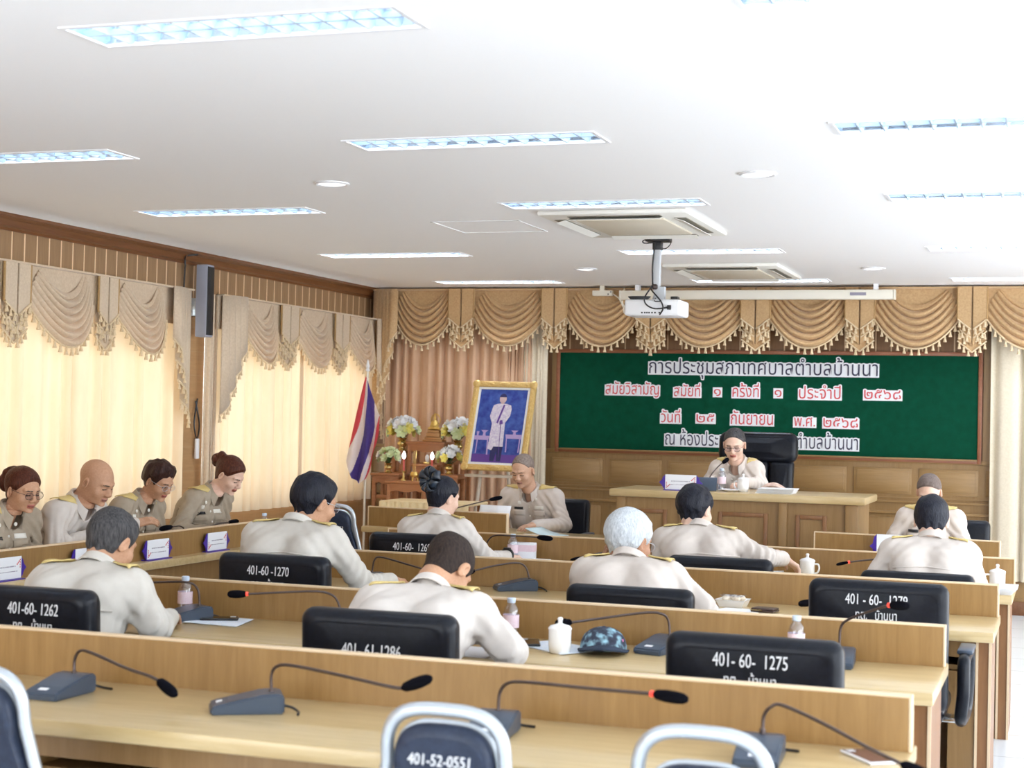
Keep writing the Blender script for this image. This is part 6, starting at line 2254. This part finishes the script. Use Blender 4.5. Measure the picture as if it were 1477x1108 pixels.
# ------------------------------------------------------------------ altar tables, statue, flowers, candles
def altar_table(label, cx, cy, w, d, h):
    t = thing('altar_table', label, 'altar table', (cx, cy, 0), 0, 'red-brown altar tables')
    b = MB(); b.box((-w / 2, -d / 2, h - 0.025), (w / 2, d / 2, h), 0.006); b.box((-w / 2 + 0.012, -d / 2 + 0.012, h - 0.04), (w / 2 - 0.012, d / 2 - 0.012, h - 0.025)); b.build('top', M['red_wood'], t)
    n = 12
    for s in (-1, 1):
        b = MB()
        pts = [(-w / 2 + 0.02, h - 0.04)] + [(w / 2 - 0.02, h - 0.04)] + [(w / 2 - 0.02 - (w - 0.04) * k / n, h - 0.085 - 0.018 * abs(math.cos(PI * 2 * k / n))) for k in range(n + 1)]
        b.prism(pts, s * (d / 2 - 0.02) - 0.006, s * (d / 2 - 0.02) + 0.006)
        b.build('apron', M['red_wood'], t)
    for sx in (-1, 1):
        for sy in (-1, 1):
            b = MB(); x, y = sx * (w / 2 - 0.035), sy * (d / 2 - 0.03)
            b.box((x - 0.018, y - 0.018, 0.0), (x + 0.018, y + 0.018, h - 0.04), 0.005)
            b.box((x - 0.024, y - 0.024, 0.0), (x + 0.024, y + 0.024, 0.05), 0.008)
            b.build('leg', M['red_wood'], t)
    if w > 0.2:
        for s in (-1, 1):
            b = MB()
            y = s * (d / 2 - 0.03)
            b.box((-w / 2 + 0.04, y - 0.008, h - 0.24), (w / 2 - 0.04, y + 0.008, h - 0.205), 0.003)
            b.box((-0.01, y - 0.008, h - 0.205), (0.01, y + 0.008, h - 0.09), 0.003)
            b.build('stretcher', M['red_wood'], t)
    return t


altar_table('tall red-brown altar table holding the seated statue', -5.735, 14.25, 0.40, 0.26, 1.378)
altar_table('red-brown altar table under the larger flower vase at the left', -6.06, 14.25, 0.22, 0.24, 1.285)
altar_table('red-brown altar table under the larger flower vase at the right', -5.43, 14.25, 0.20, 0.24, 1.27)
altar_table('lower red-brown altar table under the smaller flower vase at the left', -6.01, 13.95, 0.30, 0.26, 1.08)
altar_table('lower red-brown altar table under the smaller flower vase at the right', -5.40, 13.95, 0.24, 0.26, 1.085)
altar_table('low front altar table with the incense pot and a candlestick', -5.70, 13.72, 0.42, 0.26, 1.022)

t = thing('statue', 'small gilded seated figure statue on a stepped base', 'statue', (-5.69, 14.25, 1.378))
b = MB()
b.box((-0.10, -0.06, 0), (0.10, 0.06, 0.02), 0.004); b.box((-0.085, -0.05, 0.02), (0.085, 0.05, 0.045), 0.005); b.box((-0.07, -0.045, 0.045), (0.07, 0.045, 0.085), 0.006); b.box((-0.06, -0.04, 0.085), (0.06, 0.04, 0.11), 0.006)
b.build('pedestal', mat_new('bronze_base', (0.50, 0.28, 0.12), 0.35, metal=0.5), t)
s = SDF()
s.ell((0, 0, 0.128), (0.055, 0.035, 0.018), k=0.01)
for q in (-1, 1):
    s.cone((q * 0.02, 0, 0.13), (q * 0.05, -0.02, 0.125), 0.018, 0.014, k=0.01)
    s.cone((q * 0.026, 0, 0.185), (q * 0.036, -0.012, 0.15), 0.009, 0.008, k=0.006)
    s.cone((q * 0.036, -0.012, 0.15), (q * 0.008, -0.03, 0.138), 0.008, 0.006, k=0.006)
s.cone((0, 0, 0.13), (0, 0, 0.185), 0.022, 0.026, k=0.012)
s.cone((0, 0, 0.185), (0, 0, 0.21), 0.012, 0.009, k=0.008)
s.ell((0, -0.002, 0.222), (0.0145, 0.016, 0.020), k=0.006)
s.cone((0, 0, 0.24), (0, 0, 0.285), 0.010, 0.001, k=0.006)
V, F = nets(*s.grid((-0.09, -0.06, 0.10), (0.09, 0.06, 0.30), 0.004))
np_obj('figure', V, F, M['gold'], t)
b = MB()
for k in range(2):
    b.tube([(0.048 * math.cos(a) * (1 - 0.1 * k), 0.022 + 0.004 * k, 0.205 + 0.06 * math.sin(a) * (1 - 0.1 * k)) for a in [2 * PI * q / 20 for q in range(20)]], 0.0035, 6, closed=True)
b.build('halo', M['gold'], t)

M['petal_white'] = mat_new('white_petals', (0.86, 0.88, 0.90), 0.6)
M['petal_yellow'] = mat_new('pale_yellow_petals', (0.88, 0.80, 0.22), 0.6)
M['petal_lime'] = mat_new('lime_petals', (0.72, 0.80, 0.48), 0.6)
M['leaf'] = mat_new('dark_green_leaf', (0.05, 0.12, 0.03), 0.5)


def bloom(b, c, r, nrm, rg, layers=3):
    """open flower: rings of cupped petals around an axis"""
    nz = Vector(nrm).normalized()
    ax_ = nz.orthogonal().normalized(); ay = nz.cross(ax_)
    c = Vector(c)
    for l in range(layers):
        k = 6 if l < 2 else 4
        tilt = 0.25 + 0.42 * l
        for i in range(k):
            a = 2 * PI * i / k + l * 0.5 + rg.random() * 0.2
            d = ax_ * math.cos(a) + ay * math.sin(a)
            s_ = -ax_ * math.sin(a) + ay * math.cos(a)
            rr = r * (1 - 0.22 * l)
            p0 = c
            p1 = c + d * rr * 0.6 * math.cos(tilt) + nz * rr * 0.55 * math.sin(tilt)
            p2 = c + d * rr * math.cos(tilt * 0.8) + nz * rr * (0.35 + 0.6 * math.sin(tilt))
            w_ = rr * 0.42
            b.add([tuple(p0), tuple(p1 + s_ * w_), tuple(p2 + s_ * w_ * 0.45), tuple(p2 - s_ * w_ * 0.45), tuple(p1 - s_ * w_)], [(0, 1, 2, 3, 4)])


def vase(label, loc, s, n, seed, mats):
    t = thing('flower_vase', label, 'flowers', loc, 0, 'vases of white and yellow flowers')
    b = MB(); b.lathe([(0.038 * s, 0), (0.040 * s, 0.008 * s), (0.024 * s, 0.02 * s), (0.022 * s, 0.03 * s), (0.040 * s, 0.05 * s), (0.042 * s, 0.065 * s), (0.026 * s, 0.085 * s), (0.040 * s, 0.105 * s), (0.036 * s, 0.107 * s)], 20); b.build('vase', M['brass'], t, 60)
    rg = random.Random(seed)
    lf = MB()
    for k in range(26):
        a, e = rg.uniform(0, 2 * PI), rg.uniform(-0.1, 1.2)
        d = Vector((math.cos(a) * math.cos(e), math.sin(a) * math.cos(e) * 0.7, math.sin(e)))
        p = Vector((0, 0, 0.13 * s)); q = p + d * rg.uniform(0.09, 0.15) * s
        side = d.cross(Vector((0, 0, 1))).normalized() * 0.018 * s
        m_ = p.lerp(q, 0.6)
        lf.add([tuple(p), tuple(m_ + side), tuple(q), tuple(m_ - side)], [(0, 1, 2, 3)])
        lf.tube([(0, 0, 0.09 * s), tuple(m_)], 0.002 * s, 4)
    lf.build('foliage', M['leaf'], t, 0)
    for k in range(n):
        a = 2 * PI * k * 0.381966
        e = 1.35 - 1.45 * (k + 0.5) / n
        d = Vector((math.cos(a) * math.cos(e) * 1.05, math.sin(a) * math.cos(e) * 0.75, math.sin(e) * 0.95))
        c = Vector((0, 0, 0.155 * s)) + d * 0.105 * s * rg.uniform(0.85, 1.15)
        b = MB()
        bloom(b, c, 0.050 * s * rg.uniform(0.8, 1.1), d + Vector((0, -0.3, 0)), rg)
        up_ = d.z > 0.35
        b.build('flower', mats[0] if up_ else mats[1 + k % (len(mats) - 1)], t, 60)
    return t


PW = [M['petal_white'], M['petal_yellow'], M['petal_lime']]
vase('larger brass vase of white and yellow flowers at the left of the statue', (-6.0, 14.2, 1.285), 1.15, 26, 1, PW)
vase('larger brass vase of white and yellow flowers between the statue and the portrait', (-5.43, 14.2, 1.27), 1.2, 26, 2, PW)
vase('smaller vase of pale flowers on the lower left altar table', (-6.02, 13.93, 1.08), 0.85, 18, 3, [M['petal_lime'], M['petal_white'], M['petal_lime']])
vase('smaller vase of pale flowers on the lower right altar table', (-5.41, 13.93, 1.085), 0.92, 18, 4, [M['petal_white'], M['petal_lime'], M['petal_yellow']])
M['bulb'] = mat_new('lit_candle_bulb', (1, 1, 1), 0.4, emit=(1.0, 0.93, 0.9), es=9.0)
M['candle_red'] = mat_new('red_candle', (0.70, 0.12, 0.10), 0.4)
for x, lab in ((-5.785, 'lit electric candle on a brass stick at the left of the incense pot'), (-5.505, 'lit electric candle beside the head of the person with the bow')):
    t = thing('candlestick', lab, 'candle', (x, 13.74, 1.022), 0, 'electric altar candles')
    b = MB(); b.lathe([(0.028, 0), (0.028, 0.006), (0.010, 0.02), (0.012, 0.045), (0.007, 0.05), (0.012, 0.075), (0.014, 0.09)], 16); b.build('stick', M['brass'], t, 60)
    b = MB(); b.lathe([(0.009, 0.09), (0.009, 0.20)], 12); b.build('candle', M['candle_red'], t)
    b = MB(); b.lathe([(0.008, 0.20), (0.018, 0.222), (0.016, 0.24), (0.006, 0.262), (0.001, 0.27)], 14); b.build('bulb', M['bulb'], t, 60)
t = thing('incense_pot', 'small white and gold footed incense pot with tall sticks', 'incense pot', (-5.67, 13.72, 1.022))
b = MB(); b.lathe([(0.018, 0.03), (0.036, 0.045), (0.040, 0.065), (0.032, 0.075), (0.034, 0.083)], 18); b.build('pot', M['gold'], t, 60)
for k in range(3):
    a = 2 * PI * k / 3 + 0.5
    b = MB(); b.tube([(0.022 * math.cos(a), 0.022 * math.sin(a), 0.045), (0.036 * math.cos(a), 0.036 * math.sin(a), 0.0)], [0.007, 0.005], 8); b.build('foot', M['gold'], t)
for x in (-0.008, 0.0, 0.009):
    b = MB(); b.tube([(x, 0, 0.07), (x * 1.6, 0, 0.28)], 0.0022, 6); b.build('incense_stick', M['brass'], t)
t = thing('ornament', 'small pale shell ornament under the tall altar table', 'ornament', (-5.66, 14.0, 1.19))
b = MB(); b.ball((0, 0, 0.035), 0.03, 14, 10, (0.7, 0.5, 1.2)); b.build('shell', M['petal_white'], t)
b = MB(); b.box((-0.03, -0.02, -0.02), (0.03, 0.02, 0.002), 0.003); b.build('stand', M['brass'], t)
altar_table('small inner altar stand carrying the shell ornament', -5.66, 14.0, 0.26, 0.16, 1.17)

# table with a pleated yellow skirt before the altar
M['yellow_skirt'] = cloth('yellow_pleated_skirt', (0.78, 0.62, 0.34), (0.86, 0.72, 0.46), 0.6, 0.05)
t = thing('skirted_table', 'low table with a pleated pale yellow skirt before the altar', 'table', (-5.28, 13.25, 0))
b = MB(); b.box((-0.42, -0.25, 0.845), (0.42, 0.25, 0.872), 0.01); b.build('tabletop', M['yellow_skirt'], t)
b = MB()
rows = []
pth = []
n = 60
for k in range(n + 1):
    pth.append((-0.42 + 0.84 * k / n, -0.25 - 0.016 * abs(math.sin(k * PI / 5))))
for z in (0.865, 0.6, 0.3, 0.03):
    rows.append([(x, y - 0.01 * (0.865 - z), z) for x, y in pth])
b.grid(rows, flip=True)
o = b.build('skirt', M['yellow_skirt'], t, 30)
md = o.modifiers.new('thickness', 'SOLIDIFY'); md.thickness = 0.004
for sx in (-1, 1):
    for sy in (-1, 1):
        b = MB(); b.box((sx * 0.36 - 0.02, sy * 0.2 - 0.02, 0), (sx * 0.36 + 0.02, sy * 0.2 + 0.02, 0.85)); b.build('leg', M['red_wood'], t)

# ------------------------------------------------------------------ framed portrait on an easel
M['pic_blue'] = noise_colour(mat_new('deep_blue_print', (0.03, 0.05, 0.33), 0.35), (0.015, 0.03, 0.26), (0.06, 0.13, 0.46), nscale=3)[0]
M['pic_robe'] = noise_colour(mat_new('pale_robe_print', (0.62, 0.58, 0.72), 0.4), (0.55, 0.48, 0.68), (0.80, 0.78, 0.84), nscale=9, detail=2)[0]
M['pic_purple'] = mat_new('purple_print', (0.12, 0.05, 0.30), 0.4)
M['pic_lilac'] = mat_new('lilac_print', (0.48, 0.36, 0.66), 0.4)
M['pic_skin'] = mat_new('printed_skin', (0.66, 0.50, 0.52), 0.4)
M['pic_dark'] = mat_new('printed_dark', (0.02, 0.02, 0.10), 0.4)
t = thing('portrait', 'large gold framed picture of a standing figure in a pale robe, on an easel', 'picture', (-4.905, 13.88, 1.545))
TILT = (R(-19), R(0.6), 0)
w, h = 0.25, 0.375


def part_tilt(b):
    M_ = Euler(TILT).to_matrix()
    b.v = [tuple(M_ @ Vector(p)) for p in b.v]
    return b


b = MB()
for a, c, ww in (((-w - 0.045, h + 0.04), (w + 0.045, h - 0.0), 1), ):
    pass
fr = 0.055
for lo, hi in (((-w - fr, -0.02, h), (w + fr, 0.02, h + fr)), ((-w - fr, -0.02, -h - fr), (w + fr, 0.02, -h)), ((-w - fr, -0.02, -h), (-w, 0.02, h)), ((w, -0.02, -h), (w + fr, 0.02, h))):
    b.box(lo, hi, 0.010, 3)
for sx in (-1, 1):
    for sz in (-1, 1):
        b.ball((sx * (w + fr * 0.5), -0.018, sz * (h + fr * 0.5)), 0.038, 10, 7, (1, 0.4, 1))
for k in range(9):
    for sx in (-1, 1):
        b.ball((sx * (w + fr * 0.5), -0.02, -h + 2 * h * (k + 0.5) / 9), 0.012, 8, 6, (0.8, 0.5, 1.6))
for sz in (-1, 1):
    for k in range(6):
        b.ball((-w + 2 * w * (k + 0.5) / 6, -0.02, sz * (h + fr * 0.5)), 0.012, 8, 6, (1.6, 0.5, 0.8))
    b.ball((0, -0.02, sz * (h + fr * 0.5)), 0.03, 10, 6, (1.6, 0.5, 0.7))
part_tilt(b).build('frame', M['gold_paint'], t, 50)
b = MB(); b.box((-w, -0.004, -h), (w, 0.004, h)); part_tilt(b).build('mat_board', M['paper'], t)
pic = []


def flat(name, polys, y, mat):
    b = MB()
    for p in polys:
        b.prism(p, y - 0.0006, y, 'Y')
    part_tilt(b)
    return b.build(name, mat, t, 0)


m_ = 0.022
bg = flat('print', [[(-w + m_, -h + m_), (w - m_, -h + m_), (w - m_, h - m_), (-w + m_, h - m_)]], -0.0042, M['pic_blue'])
flat('printed_floor', [[(-w + m_, -h + m_), (w - m_, -h + m_), (w - m_, -h + 0.10), (-w + m_, -h + 0.10)]], -0.005, M['pic_purple'])
flat('printed_tables', [[(-w + m_, -0.10), (-0.08, -0.10), (-0.09, -0.14), (-w + m_, -0.14)], [(-0.10, -0.14), (-0.09, -0.14), (-0.075, -0.28), (-0.09, -0.28)], [(-0.20, -0.14), (-0.19, -0.14), (-0.19, -0.27), (-0.20, -0.27)],
                        [(0.07, -0.08), (w - m_, -0.08), (w - m_, -0.12), (0.08, -0.12)], [(0.08, -0.12), (0.09, -0.12), (0.10, -0.25), (0.088, -0.25)], [(w - m_ - 0.02, -0.12), (w - m_ - 0.01, -0.12), (w - m_ - 0.01, -0.25), (w - m_ - 0.02, -0.25)]], -0.0055, M['pic_lilac'])
flat('printed_bowls', [[(-0.17, -0.045), (-0.10, -0.045), (-0.125, -0.07), (-0.12, -0.10), (-0.15, -0.10), (-0.145, -0.07)], [(-0.21, -0.06), (-0.185, -0.06), (-0.19, -0.10), (-0.205, -0.10)], [(0.12, -0.04), (0.19, -0.04), (0.165, -0.06), (0.17, -0.08), (0.14, -0.08), (0.145, -0.06)]], -0.0058, M['pic_lilac'])
flat('printed_trousers', [[(-0.055, -0.19), (0.06, -0.19), (0.055, -0.34), (0.015, -0.34), (0.005, -0.24), (-0.01, -0.34), (-0.05, -0.34)]], -0.006, M['pic_dark'])
flat('printed_robe', [[(-0.035, 0.215), (0.035, 0.215), (0.085, 0.20), (0.095, 0.165), (0.09, 0.10), (0.05, 0.03), (0.06, -0.20), (-0.03, -0.20), (-0.045, -0.235), (-0.085, -0.225), (-0.075, 0.02), (-0.105, 0.09), (-0.09, 0.17), (-0.08, 0.20)]], -0.0066, M['pic_robe'])
flat('printed_sash', [[(0.012, 0.205), (0.03, 0.205), (-0.02, 0.02), (-0.035, 0.03)], [(-0.004, 0.05), (0.02, 0.06), (0.03, 0.02), (0.0, 0.01)], [(0.008, 0.01), (0.014, 0.01), (0.034, -0.30), (0.03, -0.30)]], -0.0072, M['pic_purple'])
flat('printed_head', [[(0.034 * math.cos(a), 0.262 + 0.045 * math.sin(a)) for a in [2 * PI * k / 18 for k in range(18)]], [(-0.014, 0.21), (0.014, 0.21), (0.014, 0.235), (-0.014, 0.235)]], -0.0078, M['pic_skin'])
flat('printed_hair', [[(0.035 * math.cos(a), 0.27 + 0.043 * math.sin(a)) for a in [PI * 0.05 + PI * 0.9 * k / 12 for k in range(13)]]], -0.0084, M['pic_dark'])
t = thing('easel', 'pale wooden easel carrying the gold framed picture', 'easel', (-4.905, 13.88, 0))
M['easel_wood'] = mat_new('pale_easel_wood', (0.66, 0.58, 0.48), 0.5)
for s in (-1, 1):
    b = MB(); b.tube([(s * 0.27, -0.06, 0.0), (s * 0.14, 0.09, 1.75)], 0.018, 8); b.build('leg', M['easel_wood'], t)
b = MB(); b.tube([(0, 0.55, 0.0), (0, 0.12, 1.7)], 0.016, 8); b.build('leg', M['easel_wood'], t)
b = MB(); b.box((-0.30, -0.09, 1.075), (0.26, 0.03, 1.10), 0.004); b.build('ledge', M['easel_wood'], t)
